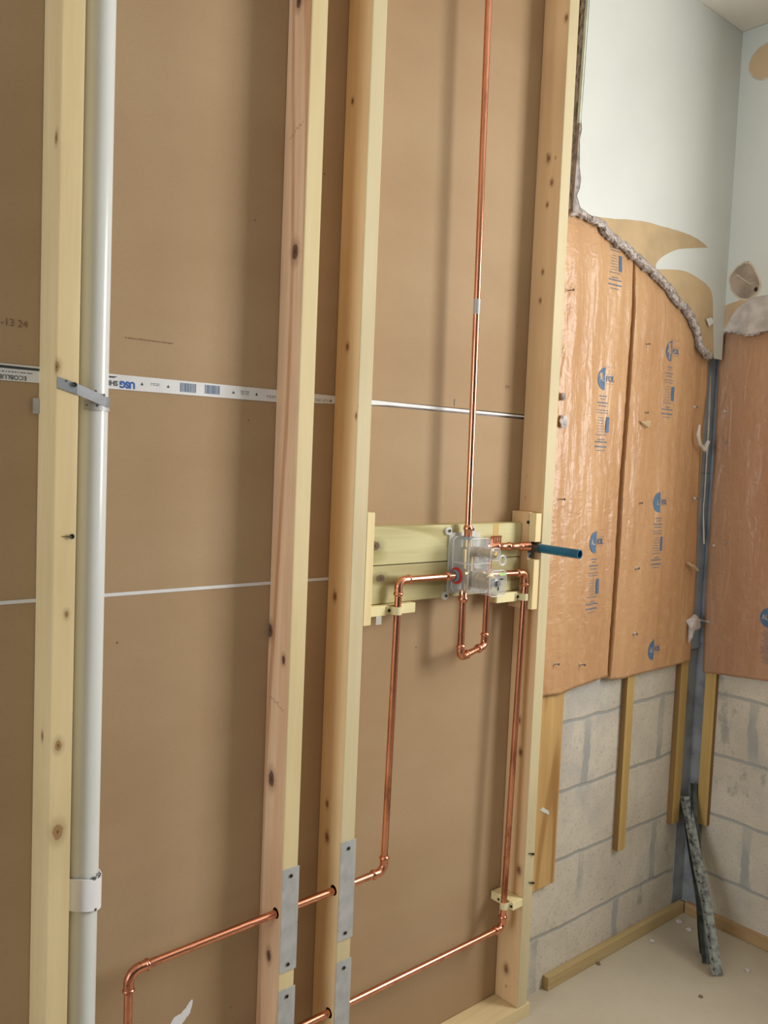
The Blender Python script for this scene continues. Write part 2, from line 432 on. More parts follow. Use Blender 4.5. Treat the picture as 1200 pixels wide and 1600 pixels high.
def microlines(bms, cx, cz, wd, n, dz, h, Y):
    for i in range(n):
        x = cx-wd/2*rnd.uniform(.7, 1); xe = cx+wd/2*rnd.uniform(.7, 1)
        while x < xe:
            l = rnd.uniform(.0010, .0035)
            bms.append(poly_prism([(x, Y, cz-i*dz), (min(x+l, xe), Y, cz-i*dz), (min(x+l, xe), Y, cz-i*dz+h), (x, Y, cz-i*dz+h)], (0, 1, 0), .0002)); x += l+rnd.uniform(.001, .003)
for (px, py, wd, n) in ((243, 601, .024, 2), (383, 613, .022, 3), (424, 620, .028, 2), (497, 625, .02, 2), (510, 626, .02, 2)):
    q = oy(px, py, YT); prints.append([]); microlines(prints[-1], q.x, q.z+.001, wd, n, .003, .0012, YT)
prints.append([]); microlines(prints[-1], .455, 1.6265, .12, 1, .003, .0014, YT)
for b_ in lt[:2]: mk('tape_lettering', b_, 'ink_dark', tp)
for b_ in lt[2:]: mk('tape_mark', b_, 'ink_dark', tp)
for b_ in prints: mk('tape_fine_print', join_bm(b_), 'ink_dark', tp)
q = oy(199, 601, YT); mk('tape_logo', text_bm('USG', .0165, TT(q.x, q.z), .0009, .95), 'ink_logo', tp)['label'] = 'bold blue printed letters'
bb = []
for px, py in ((294, 606), (332, 609)):
    q = oy(px, py, YT); x = q.x-.0165
    while x < q.x+.0165:
        l = rnd.choice((.0006, .0006, .0012, .0018)); bb.append(poly_prism([(x, YT, q.z-.0085), (x+l, YT, q.z-.0085), (x+l, YT, q.z+.0085), (x, YT, q.z+.0085)], (0, 1, 0), .0002)); x += l+rnd.choice((.0006, .0010, .0014))
mk('tape_barcode', join_bm(bb), 'ink_bar', tp)
# stamps and the torn white patch on the brown sheets
sh = [o for o in C.objects if o.name.startswith('drywall_sheet')]
q = oy(14, 504, DW); mk('ink_stamp', text_bm('11-13 24', .017, lambda x, y: Vector((q.x+x, DW-.0002, q.z+y)), 0, 1.0), 'ink_brown', sh[0])
b_ = []; microlines(b_, oy(232, 533, DW).x, oy(232, 533, DW).z, .10, 1, .003, .0026, DW-.0002); mk('ink_stamp', join_bm(b_), 'ink_faint', sh[0])
b_ = []; microlines(b_, oy(793, 604, DW).x, oy(793, 604, DW).z, .02, 2, .004, .0026, DW-.0002); mk('ink_stamp', join_bm(b_), 'ink_brown', sh[0])
pp = [(266, 1600), (272, 1590), (283, 1584), (293, 1570), (300, 1561), (301, 1568), (297, 1582), (289, 1594), (282, 1603), (270, 1612)]
mk('bare_patch', poly_prism(jag([oy(x, y, DW) for x, y in pp], .0012, .005, (0, 1, 0), 5, True), (0, -1, 0), .0004), 'band', sh[2])['label'] = 'small white patch where the brown paper is torn off'
q = oy(710, 632, DW); mk('pencil_tick', box(q.x-.0006, q.x+.0006, DW-.0003, DW+.0003, q.z-.004, q.z+.014), 'ink_dark', sh[0])

# ------------------------------------------------------------------ studs
def K(idx, face, pts):
    """knots measured on a stud face, in the stud's own coordinates"""
    out = []
    for x, y, r in pts:
        p = ox(x, y, SX[idx]) if face == 's' else oy(x, y, 0)
        out.append((p.x-SX[idx], p.y, p.z-.038, r))
    return out
SM = {
 1: wood('pale pine of left stud', (220, 202, 158), (202, 178, 128), 1.3, knots=K(1, 'f', [(91, 1165, .006), (90, 1300, .009), (104, 960, .004)]) + K(1, 's', [(88, 215, .006), (88, 573, .006), (66, 1150, .005)]), figure=.15, rings=5, knotcol=(150, 112, 70)),
 2: wood('knotty pine of second stud', (232, 198, 162), (188, 136, 96), 2.9, knots=K(2, 's', [(461, 394, .011), (467, 2, .009), (422, 985, .010), (443, 1031, .006), (424, 1217, .011), (420, 1493, .008)]), figure=.75, rings=8, knotcol=(84, 56, 44)),
 3: wood('tan pine of third stud', (232, 208, 160), (206, 174, 124), 5.2, knots=K(3, 's', [(551, 158, .004), (543, 542, .005), (523, 932, .006), (511, 1256, .005), (511, 1308, .007), (557, 650, .004)]), figure=.22, rings=4, knotcol=(140, 92, 56)),
 4: wood('tan pine of right stud', (226, 194, 150), (204, 166, 120), 7.7, knots=K(4, 's', [(857, 248, .006), (862, 285, .005), (855, 320, .004), (848, 425, .004), (844, 470, .004), (885, 28, .005), (791, 1514, .008), (811, 1125, .006), (813, 1175, .006), (811, 1360, .007)]) + K(4, 'f', [(814, 1535, .006), (818, 1552, .007)]), figure=.2, rings=4, knotcol=(142, 98, 64)),
 'y': wood('yellow sapwood edge', (216, 200, 156), (202, 180, 130), 3.3, speck=False, figure=.12, rings=3),
 'y4': wood('cream sapwood edge', (206, 193, 156), (192, 176, 134), 6.1, speck=True, figure=.08, rings=3, knotcol=(190, 160, 110)),
 'plate': wood('pine of floor plate', (226, 206, 162), (206, 180, 130), 9.1, axis='X', figure=.4),
 'treat': wood('greenish treated pine', (212, 204, 156), (172, 156, 100), 4.4, axis='X', knots=(), figure=.55, rings=9),
 'treat2': wood('greenish treated pine with knots', (206, 196, 146), (168, 150, 96), 8.4, axis='X', figure=.6, rings=9),
 'cleat': wood('plain pine offcut', (232, 214, 164), (212, 186, 134), 2.2, figure=.15, speck=False),
 'cleat2': wood('reddish pine offcut', (222, 190, 146), (194, 152, 108), 6.6, figure=.5, rings=7, speck=False),
 'block': wood('pale wood block', (232, 222, 172), (214, 196, 140), 1.1, axis='X', figure=.15, speck=False),
 'fur': wood('yellow treated furring', (208, 178, 112), (176, 140, 78), 3.9, figure=.25, knotcol=(110, 74, 40)),
 'fur2': wood('weathered treated furring', (206, 170, 112), (160, 118, 66), 5.9, figure=.85, rings=8, knotcol=(96, 62, 36)),
 'furside': wood('dark furring edge', (140, 108, 66), (98, 70, 42), 2.5, figure=.2, speck=False),  # darker tone for one side face of the upright strips
 'furX': wood('yellow treated floor strip', (190, 168, 122), (162, 136, 92), 6.9, axis='X', figure=.3),
 'furY': wood('brown treated floor strip', (188, 158, 116), (158, 124, 84), 4.9, axis='Y', figure=.3),
}
def stud(i, label, front, lean=(0, 0), z0=.038):
    b = box(SX[i], SX[i]+W2, 0, DW-.0005, z0, ZC-.038, bevel=.002)
    b.normal_update()
    for f in b.faces:
        if f.calc_center_median().y < .002: f.material_index = 1
    o = mk('wall_stud', b, [SM[i], SM[front]], loc=(SX[i], 0, z0))
    return tag(o, label, 'stud')
st1 = stud(1, 'leftmost upright pine stud with the white drain pipe beside it', 1)
st2 = stud(2, 'upright stud with reddish knotty side and yellow front, second from left', 'y')
st3 = stud(3, 'tan upright stud left of the shower valve bay', 'y4')
st4 = stud(4, 'rightmost upright stud, between the shower valve bay and the block wall', 'y4')
o = mk('floor_plate', box(-.6, SX[4]+W2+.012, -.002, DW-.0005, 0, .0375, bevel=.0015), SM['plate'], loc=(.6, 0, 0)); tag(o, 'pale pine plate lying on the floor under the studs', 'lumber')
o = mk('top_plate', box(-.6, SX[4]+W2, 0, DW-.0005, ZC-.0375, ZC-.0005, bevel=.0015), SM['plate'], loc=(.6, 0, ZC-.0375)); tag(o, 'pine plate along the ceiling above the studs', 'lumber')
# bored holes for the two pipe runs
YPI = .020; RP = .00795
ZU = lambda x: .5395+(x-.69)*.0235                                     # the upper run rises a little to the right
ZL = lambda x: .268+(x-1.15)*.006
for s, runs in ((st2, (ZU, ZL)), (st3, (ZU, ZL))):
    for z in runs:
        x = SX[2] if s is st2 else SX[3]
        cut(s, tube([(x-.05, YPI, z(x-.05)+.001), (x+.09, YPI, z(x+.09)+.001)], .0115, 28))
# mill stamps on the second stud
def side_text(body, size, px, py, idx, rot, sx=1):
    p = ox(px, py, SX[idx]); X = SX[idx]-.0004; c, s = math.cos(rot), math.sin(rot)
    # side face seen from the left: text x runs towards -Y
    return text_bm(body, size, lambda x, y: Vector((X, p.y-(x*sx*c-y*s), p.z+(x*sx*s+y*c))), .0002)
# grading marks are too worn to read: strokes only
def strokes(idx, px, py, rot, n, seed):
    r = random.Random(seed); bs = []; p = ox(px, py, SX[idx]); X = SX[idx]-.0003; c, s = math.cos(rot), math.sin(rot)
    def T(a, b): return Vector((X, p.y-(a*c-b*s), p.z+(a*s+b*c)))
    for k in range(n):
        a = (k/n-.5)*.055; h = r.uniform(.002, .008); ww = r.uniform(.0010, .0022)
        b0 = r.uniform(-.004, .001)
        bs.append(poly_prism([T(a, b0), T(a+ww, b0), T(a+ww, b0+h), T(a, b0+h)], (1, 0, 0), .0002))
    return join_bm(bs)
mk('grade_stamp', strokes(2, 464, 203, .5, 10, 1), 'ink_violet', st2)
mk('grade_stamp', strokes(2, 434, 1101, -.35, 11, 2), 'ink_violet', st2)
# screw on the left stud face, screw tips on the right stud
def screw(name, p, d, r=.004, l=.006, parent=None, mat='black'):
    b = bmesh.new(); lathe(b, p, Vector(p)+Vector(d), [(-.002, r*.5), (l*.4, r*.6), (l*.8, r), (l, r*.9), (l*.92, r*.35), (l*.7, .0002)], 14)
    return mk(name, b, mat, parent, smooth=True)
p = oy(111, 838, 0); screw('screw', p, (0, -1, 0), .0045, .005, st1); mk('screw_scuff', box(p.x-.016, p.x-.004, -.0005, .0005, p.z-.0008, p.z+.0008), 'ink_brown', st1)
for a, b in (((858, 0), 0),): pass
for px, py in ((832, 1334), (832, 1379)):
    p = oy(px, py, 0); bb_ = tube([p+Vector((-.018, -.001, .006)), p+Vector((-.006, -.003, .003)), p+Vector((0, -.003, 0)), p+Vector((.002, .004, -.002))], .0018, 8, radii=[.0008, .0016, .0035, .003]); mk('screw', bb_, 'black', st4)

# nail plates
def nail_plate(i, za, zb, label, dz=0):
    x0 = SX[i]-.001; x1 = SX[i]+W2+.003
    t = thing('nail_plate', (x0+.02, -.0012, za), label, 'nail plate', 'steel plates guarding the pipe holes')
    mk('plate', box(x0, x1, -.0026, -.0005, za, zb, bevel=.0006), 'galv', t)
    for z in (za+.016, zb-.016):
        screw('nail', (x0+.020, -.0022, z), (0, -1, 0), .0042, .0028, t)
nail_plate(2, .425, .648, 'tall grey steel plate on the second stud, its upper one')
nail_plate(2, .165, .387, 'lower grey steel plate on the second stud, cut by the photo bottom')
nail_plate(3, .442, .666, 'grey steel plate on the third stud in front of the upper pipe hole')
nail_plate(3, .172, .394, 'lower grey steel plate on the third stud beside the lower pipe hole')

# ------------------------------------------------------------------ drain pipe, hanger strap, band
PX, PY, PR = .5915, .040, .0248
t = thing('drain_pipe', (PX, PY, 0), 'tall white plastic drain pipe standing beside the leftmost stud', 'pipe')
b = bmesh.new(); add_tube(b, [(PX, PY, 0), (PX, PY, .75)], PR-.0008, 48); add_tube(b, [(PX, PY, .735), (PX, PY, ZC-.0)], PR, 48); mk('pipe', b, 'pvc', t, smooth=True)
# strap of perforated steel
t = thing('hanger_strap', (PX-.04, 0, 1.60), 'perforated grey steel strap screwed to the left stud, looped around the white pipe', 'strap')
def strap_path():
    P = [(SX[1]+.001, -.0015), (SX[1]+.034, -.0015)]
    for k in range(0, 13):
        a = math.radians(287+k*7)
        P.append((PX+(PR+.0014)*math.cos(a), PY+(PR+.0014)*math.sin(a)))
    return P
def ribbon(P, Z, h, th=.0012):
    b = bmesh.new(); A = []
    n = len(P)
    for i, (x, y) in enumerate(P):
        d = Vector((P[min(i+1, n-1)][0]-P[max(i-1, 0)][0], P[min(i+1, n-1)][1]-P[max(i-1, 0)][1], 0)).normalized(); nn = Vector((d.y, -d.x, 0))
        z = Z[i]; q = Vector((x, y, z))
        A.append([b.verts.new(q+Vector((0, 0, -h/2))), b.verts.new(q+Vector((0, 0, h/2))), b.verts.new(q+nn*th+Vector((0, 0, h/2))), b.verts.new(q+nn*th+Vector((0, 0, -h/2)))])
    for i in range(n-1):
        for k in range(4): b.faces.new((A[i][k], A[i][(k+1) % 4], A[i+1][(k+1) % 4], A[i+1][k]))
    b.faces.new(A[0]); b.faces.new(A[-1]); return b
P = strap_path(); n = len(P)
L = [0]
for i in range(1, n): L.append(L[-1]+math.dist(P[i], P[i-1]))
Z = [1.611-.026*min(1, l/.095)for l in L]
mk('strap_front', ribbon(P, Z, .018), 'galv_blue', t, smooth=False)
P2 = [(PX+(PR+.0012)*math.cos(math.radians(a)), PY+(PR+.0012)*math.sin(math.radians(a))) for a in range(212, 372, 10)]
mk('strap_return', ribbon(P2, [1.578]*len(P2), .0165, .0009), 'galv', t)
sc = oy(116, 601, -.004); screw('screw', (sc.x, -.003, sc.z), (0, -1, 0), .0042, .0025, t)
bs = []
for fx, fy in ((104, 595), (134, 606), (150, 611), (163, 617)):
    q = oy(fx, fy, -.004 if fx < 128 else .012)
    yy = -.0030 if fx < 128 else PY-math.sqrt(max(0, (PR+.003)**2-(q.x-PX)**2))
    bs.append(tube([(q.x, yy, q.z), (q.x, yy+.001, q.z)], .0022, 10))
for a in (225, 262, 300): bs.append(tube([(PX+(PR+.0026)*math.cos(math.radians(a)), PY+(PR+.0026)*math.sin(math.radians(a)), 1.578), (PX+(PR+.0014)*math.cos(math.radians(a)), PY+(PR+.0014)*math.sin(math.radians(a)), 1.578)], .0020, 10))
for b_ in bs: mk('strap_hole', b_, 'grey', t)
# same kind of strap end peeking out behind the stud
o = mk('strap_end', box(SX[1]-.011, SX[1]-.0008, .076, .0772, 1.560, 1.586), 'galv', t)
# white band near the floor
t = thing('pipe_band', (PX, PY, .70), 'white plastic band around the lower part of the white drain pipe', 'pipe clamp')
P3 = [(PX+(PR+.0035)*math.cos(math.radians(a)), PY+(PR+.0035)*math.sin(math.radians(a))) for a in range(170, 392, 8)]
P3 = [(SX[1]+W2, PY-.012)]+P3[2:]
mk('band', ribbon(P3, [.712+.004*math.sin(i/4) for i in range(len(P3))], .058, .0022), 'band', t, smooth=True)
bs = []
for a, z in ((285, .742), (310, .744), (290, .684)):
    ca, sa = math.cos(math.radians(a)), math.sin(math.radians(a))
    bs.append(tube([(PX+(PR+.002)*ca, PY+(PR+.002)*sa, z), (PX+(PR+.0065)*ca, PY+(PR+.0065)*sa, z)], .0028, 8))
for b_ in bs: mk('band_slot', b_, 'grey', t)

# ------------------------------------------------------------------ copper
def fitting(bm, a, b, r=.0098, l=.018, inner=RP):
    """soldered socket with a rolled bead at its mouth, from a towards b"""
    lathe(bm, a, b, [(0, r*.97), (l*.55, r*.97), (l*.62, r*1.13), (l*.72, r*1.2), (l*.85, r*1.13), (l*.95, r*1.0), (l, r*.92), (l, inner*.9)], 24)
def elbow(name, corner, d1, d2, parent, R=.017, mat='fitting', r=.0096):
    """90 degree elbow at corner; d1 and d2 unit directions of the two mouths"""
    c = Vector(corner); d1 = Vector(d1).normalized(); d2 = Vector(d2).normalized()
    b = bmesh.new(); pts = []
    ctr = c+d1*R+d2*R
    for k in range(9):
        a = k/8*math.pi/2
        pts.append(ctr-d2*R*math.cos(a)-d1*R*math.sin(a))
    # first point = c + d1*R ; last = c + d2*R
    add_tube(b, pts, r, 24, cap=False)
    fitting(b, pts[0], pts[0]+d1, r=r*1.03, l=.019); fitting(b, pts[-1], pts[-1]+d2, r=r*1.03, l=.019)
    return mk(name, b, mat, parent, smooth=True)
def pipe(a, b, parent, mat='copper', r=RP, name='pipe'):
    return mk(name, tube([a, b], r, 24), mat, parent, smooth=True)
def coupling(a, b, parent, r=.0098, l=.02):
    bm = bmesh.new(); fitting(bm, a, b, r, l); return mk('coupling', bm, 'fitting', parent, smooth=True)

VX, VY, VZ = 1.522, .020, 1.262                                      # shower valve centre line
# riser
t = thing('riser_pipe', (VX, .022, 1.33), 'tall copper pipe rising from the top of the shower valve', 'pipe')
top = Vector((1.503, .022, ZC))
pipe((VX, .022, 1.325), top, t, 'copper'); coupling((VX, .022, 1.322), (VX, .022, 2), t, .0102, .032)
q = Vector((VX, .022, 1.325)).lerp(top, (1.878-1.325)/(ZC-1.325))
o = mk('pipe_mark', tube([q+Vector((0, 0, -.018)), q+Vector((0, 0, .018))], RP+.0003, 20), 'galv', t, smooth=True); o['label'] = 'grey smudged marking on the riser'

# left supply: valve -> elbow -> down -> elbow -> left through two studs -> elbow -> down
t = thing('supply_pipe', (1.302, YPI, 0.0), 'copper pipe from the left valve port down and through the two middle studs', 'pipe')
LX, LZ = 1.301, 1.232
pipe((LX+.03, YPI, LZ), (1.472, YPI, LZ), t); coupling((1.475, YPI, LZ), (1.3, YPI, LZ), t, .0102, .026)
elbow('elbow', (LX, YPI, LZ), (1, 0, 0), (0, 0, -1), t)
LB = Vector((1.292, YPI, ZU(1.292)))
pipe((LX, YPI, LZ-.03), (LB.x, YPI, LB.z+.03), t, 'copper_dark')
elbow('elbow', LB, (0, 0, 1), (-1, 0, -.0235), t)
EL = Vector((.672, YPI, ZU(.672)))
pipe((LB.x-.03, YPI, ZU(LB.x-.03)), (EL.x+.03, YPI, ZU(EL.x+.03)), t)
elbow('elbow', EL, (1, 0, .0235), (0, 0, -1), t, R=.022, mat='copper_dark')
pipe((EL.x, YPI, EL.z-.035), (EL.x, YPI, 0), t, 'copper_dark')
# right supply
t = thing('supply_pipe', (1.74, YPI, 0), 'copper pipe from the right valve port down the right stud, then left near the floor', 'pipe')
RXx, RZ = 1.742, 1.226
pipe((1.575, YPI, RZ+.003), (RXx-.03, YPI, RZ), t)
elbow('elbow', (RXx, YPI, RZ), (-1, 0, 0), (0, 0, -1), t)
RB = Vector((1.722, YPI, ZL(1.722)+.004))
pipe((RXx, YPI, RZ-.03), (RB.x, YPI, RB.z+.03), t, 'copper_dark')
elbow('elbow', RB, (0, 0, 1), (-1, 0, -.006), t, R=.014)
pipe((RB.x-.028, YPI, ZL(RB.x-.028)+.004), (.80, YPI, ZL(.80)), t)
# U loop under the valve
t = thing('loop_pipe', (1.56, YPI, 1.04), 'short U-shaped copper loop hanging under the shower valve', 'pipe')
U1 = Vector((1.513, YPI, 1.028)); U2 = Vector((1.615, .0355, 1.044))
dd = (U2-U1).normalized()
pipe((U1.x, YPI, 1.184), (U1.x, YPI, U1.z+.03), t, 'copper_dark'); coupling((U1.x, YPI, 1.196), (U1.x, YPI, 0), t, .0105, .030)
elbow('elbow', U1, (0, 0, 1), dd, t, R=.014); elbow('elbow', U2, -dd, (0, 0, 1), t, R=.014)
pipe(U1+dd*.03, U2-dd*.03, t)
pipe((U2.x, U2.y, U2.z+.03), (U2.x, U2.y, 1.272), t, 'copper_dark')
b = bmesh.new(); add_tube(b, [(U2.x, U2.y, 1.262), (U2.x, U2.y, 1.318)], .0096, 20)
for k in range(4): lathe(b, (U2.x, U2.y, 1.300+k*.005), (U2.x, U2.y, 2), [(0, .0096), (.0015, .0112), (.003, .0096)], 20)
# outlet with tee, threaded adapter, drop-ear elbow and the blue stub
t2 = thing('outlet_pipe', (1.68, YPI, 1.29), 'copper tee and short copper outlet running right to the blue stub', 'pipe')
mk('tee', b, 'fitting', t2, smooth=True)
OZ = 1.297
b = bmesh.new(); lathe(b, (1.604, .036, OZ), (1.765, .018, OZ-.003), [(0, .0095), (.03, .0105), (.033, .0125), (.038, .0125), (.042, .0098), (.07, .0092), (.073, .0112), (.078, .0112), (.082, .0085), (.11, .0085), (.115, .0115), (.118, .0115), (.121, .0095), (.128, .0118), (.131, .0095), (.138, .0118), (.141, .0095), (.146, .0118), (.148, .0095), (.152, .0095)], 24)
mk('pipe', b, 'fitting', t2, smooth=True)
b = bmesh.new()
for k in range(5): lathe(b, (1.618+k*.008, .030, OZ+.006), (1.618+k*.008, .030, 2), [(0, .0022), (.016, .0022), (.018, .0032), (.021, .0032)], 10)
mk('vent_teeth', b, 'fitting', t2, smooth=True)
b = bmesh.new(); lathe(b, (1.762, YPI+.006, 1.291), (1.762, -1, 1.290), [(0, .013), (.012, .0135), (.02, .0125), (.035, .012)], 24)
add_box(b, 1.751, 1.774, .022, .027, 1.262, 1.322, bevel=.002)
o = mk('drop_ear', b, 'grey', t2, smooth=True); o['label'] = 'grey metal ear bracket'
for z in (1.268, 1.316): screw('screw', (1.7625, .0215, z), (0, -1, 0), .004, .003, o)
t = thing('stub_pipe', (1.766, 0, 1.29), 'short open-ended blue plastic pipe pointing out beside the right stud', 'pipe')
b = bmesh.new(); a0 = Vector((1.764, .004, 1.291)); a1 = Vector((1.773, -.126, 1.288))
lathe(b, a0, a1, [(0, .0117), (.1303, .0117), (.1303, .0094), (.02, .0094), (.0, .0094)], 32); mk('pipe', b, 'blue', t, smooth=True)

# ------------------------------------------------------------------ backing boards, cleats, blocks
def tb(x0, x1, z0, z1, mat, label):
    o = mk('backing_board', box(x0, x1, .045, DW-.0006, z0, z1, bevel=.0015), mat, loc=((x0+x1)/2, .045, z0)); return tag(o, label, 'lumber')
KB = lambda x, y, r, x0, x1, z0: (oy(x, y, .045).x-(x0+x1)/2, 0, oy(x, y, .045).z-z0, r)
x0, x1 = SX[3]+W2+.001, 1.748
SM['treat'] = wood('greenish treated pine upper', (206, 200, 152), (160, 148, 94), 4.4, axis='X', knots=[KB(585, 853, .011, x0, x1, 1.2655)], figure=.8, rings=9, speck=False)
SM['treat2'] = wood('greenish treated pine lower', (198, 190, 142), (152, 138, 88), 8.4, axis='X', knots=[KB(594, 904, .009, x0, x1, 1.176)], figure=.9, rings=9, speck=False)
ub = tb(x0, x1, 1.2655, 1.3535, SM['treat'], 'upper of two greenish treated boards behind the shower valve')
lb = tb(x0, x1, 1.1765, 1.2635, SM['treat2'], 'lower of two greenish treated boards behind the shower valve')
q = oy(775, 830, .045); o = mk('dark_stain', box(q.x-.011, q.x+.010, .0446, .046, 1.318, 1.3532), SM['fur'], ub)
o = mk('wood_cleat', box(SX[3]+W2+.0006, SX[3]+W2+.0215, -.0005, .044, 1.141, 1.389, bevel=.001), SM['cleat'], loc=(SX[3]+W2+.01, .02, 1.141)); tag(o, 'narrow upright pine strip on the third stud, at the left board ends', 'lumber')
CX0 = 1.7495
o = mk('wood_cleat', box(CX0, SX[4]-.0006, .023, DW-.001, 1.128, 1.383, bevel=.001), SM['cleat2'], loc=(1.76, .05, 1.128)); tag(o, 'upright pine cleat against the right stud, at the right board ends', 'lumber')
screw('screw', ox(826, 816, CX0), (-1, 0, 0), .0045, .003, o)
o = mk('wood_block', box(CX0, CX0+.0215, -.0005, .0225, 1.307, 1.381, bevel=.001), SM['cleat'], loc=(1.76, .01, 1.307)); tag(o, 'small upright pine block above the blue pipe on the right stud', 'lumber')
o = mk('wood_block', box(CX0, CX0+.0215, -.0005, .0225, 1.130, 1.260, bevel=.001), SM['cleat'], loc=(1.76, .01, 1.13)); tag(o, 'upright pine block below the blue pipe on the right stud', 'lumber')
# horizontal blocks with cream clamps
q0 = oy(578, 948, .026); q1 = oy(651, 948, .026)
o = mk('wood_block', box(SX[3]+W2+.022, q1.x, .0305, .068, 1.1515, 1.1745, bevel=.001), SM['block'], loc=(1.29, .04, 1.1515)); tag(o, 'pale horizontal wood block under the boards, left of the valve', 'lumber')
q0 = oy(779, 930, .022); q1 = oy(838, 930, .022)
o = mk('wood_block', box(1.648, 1.7485, .0305, .068, 1.150, 1.1745, bevel=.001), SM['block'], loc=(1.69, .04, 1.150)); tag(o, 'pale horizontal wood block under the boards, right of the valve', 'lumber')
# lower block on the right stud side: two stacked pieces
o = mk('wood_block', box(SX[4]-.040, SX[4]-.0006, -.0, .079, .324, .346, bevel=.002), SM['block'], loc=(1.76, .04, .324)); tag(o, 'pale wood block on the side of the right stud near its foot', 'lumber')
def clamp(x, z, label, ax='x', h=.018):
    t = thing('pipe_clamp', (x, YPI, z), label, 'pipe clamp', 'cream clamps holding the copper pipes')
    b = bmesh.new(); A = []
    P = [(x-.022, .0302), (x-.0105, .0302)]+[(x+.0098*math.cos(math.radians(a)), YPI+.0098*math.sin(math.radians(a))) for a in range(180, 361, 15)]+[(x+.0105, .0302), (x+.022, .0302)]
    mk('clamp_band', ribbon(P, [z]*len(P), h, .0022), 'clamp', t, smooth=True)
    for s in (-1,): screw('screw', (x+s*.017, .0300, z), (0, -1, 0), .0038, .0045, t)
    return t
clamp(1.298, 1.163, 'cream plastic clamp on the copper pipe left of the shower valve')
clamp(1.7405, 1.162, 'cream plastic clamp on the copper pipe right of the shower valve')
# the lower right clamp wraps the pipe from the side
x, z = 1.7235, .335
t = thing('pipe_clamp', (x, YPI, z), 'cream plastic clamp at the foot of the right copper pipe', 'pipe clamp', 'cream clamps holding the copper pipes')
P = [(SX[4]-.0405, YPI+.020), (SX[4]-.0405, YPI+.0105)]+[(x+.0100*math.cos(math.radians(a)), YPI+.0100*math.sin(math.radians(a))) for a in range(90, 271, 15)]+[(SX[4]-.0405, YPI-.0105), (SX[4]-.0405, YPI-.020)]
mk('clamp_band', ribbon([(a, b) for a, b in P[::-1]], [z]*len(P), .018, .0022), 'clamp', t, smooth=True)
screw('screw', (SX[4]-.040, YPI-.016, z), (-1, 0, 0), .0038, .004, t); screw('screw', (SX[4]-.040, YPI+.030, z), (-1, 0, 0), .0035, .003, t)

# ------------------------------------------------------------------ shower valve
t = thing('shower_valve', (VX, .044, 1.262), 'brass shower valve under a clear plastic cover on the treated boards', 'valve')
b = bmesh.new()
FL = (1.478, 1.585, 1.185, 1.335)
add_box(b, FL[0], FL[1], .0395, .0445, FL[2], FL[3], bevel=.002)
for (x, z) in ((FL[0]-.004, FL[3]+.004), (FL[1]-.03, FL[3]+.006), (FL[0]-.006, FL[2]-.004)):
    lathe(b, (x, .0448, z), (x, -1, z), [(0, .010), (.006, .010), (.006, .003)], 20)
mk('flange', b, 'frost', t, smooth=True)
for (x, z) in ((FL[0]-.004, FL[3]+.004), (FL[1]-.03, FL[3]+.006), (FL[0]-.006, FL[2]-.004)): screw('screw', (x, .0385, z), (0, -1, 0), .004, .003, t)
# clear cover: open-backed box with rounded corners, two snouts
def rbox(x0, x1, z0, z1, y0, y1, rad, th, seg=5):
    b = bmesh.new()
    def ring(y, g):
        out = []
        for cx, cz, a0 in ((x1-rad, z1-rad, 0), (x0+rad, z1-rad, 90), (x0+rad, z0+rad, 180), (x1-rad, z0+rad, 270)):
            for k in range(seg+1):
                a = math.radians(a0+90*k/seg); out.append(b.verts.new((cx+(rad-g)*math.cos(a), y, cz+(rad-g)*math.sin(a))))
        return out
    rs = [ring(y0, 0), ring(y1+.003, 0), ring(y1, .003), ring(y1+th, .003+th), ring(y0, th)]
    # outer wall, rounded lip, front face with its inner side
    for i, j in ((0, 1), (1, 2), (3, 4)):
        A, B = rs[i], rs[j]
        for k in range(len(A)): b.faces.new((A[k], A[(k+1) % len(A)], B[(k+1) % len(A)], B[k]))
    b.faces.new(rs[2]); b.faces.new(rs[3])
    return b
mk('cover', rbox(1.486, 1.562, 1.192, 1.325, .040, -.018, .012, .002), 'clear', t, smooth=True)
b = rbox(1.500, 1.556, 1.193, 1.254, -.018, -.078, .012, .0018); mk('cover_snout', b, 'clear', t, smooth=True)
b = rbox(1.512, 1.545, 1.276, 1.306, -.018, -.066, .010, .0015); mk('cover_snout', b, 'clear', t, smooth=True)
def rim(x0, x1, z0, z1, y, rad, rr):
    P = []
    for cx, cz, a0 in ((x1-rad, z1-rad, 0), (x0+rad, z1-rad, 90), (x0+rad, z0+rad, 180), (x1-rad, z0+rad, 270)):
        for k in range(6): a = math.radians(a0+18*k); P.append((cx+rad*math.cos(a), y, cz+rad*math.sin(a)))
    return tube(P+[P[0]], rr, 8, cap=False)
mk('cover_rim', rim(1.486, 1.562, 1.192, 1.325, .034, .012, .0016), 'frost', t, smooth=True)
mk('cover_rim', rim(1.487, 1.561, 1.193, 1.324, -.018, .012, .0017), 'frost', t, smooth=True)
mk('snout_rim', rim(1.500, 1.556, 1.193, 1.254, -.077, .012, .0015), 'frost', t, smooth=True)
mk('snout_rim', rim(1.512, 1.545, 1.276, 1.306, -.065, .010, .0013), 'frost', t, smooth=True)
mk('cover_rib', box(1.4855, 1.5625, -.020, .036, 1.262, 1.265), 'frost', t)
b = bmesh.new()                                                      # clear eye at the end of the upper snout
for k in range(24):
    pass
R_ = .011; pts = [(1.533+R_*math.cos(a), -.083, 1.279+R_*math.sin(a)) for a in [i*math.pi/12 for i in range(25)]]
add_tube(b, pts, .0030, 8, cap=False); mk('cover_eye', b, 'frost', t, smooth=True)
b = bmesh.new()
lathe(b, (VX, VY, 1.196), (VX, VY, 2), [(0, .011), (.018, .012), (.02, .017), (.10, .017), (.105, .012), (.126, .012)], 24)
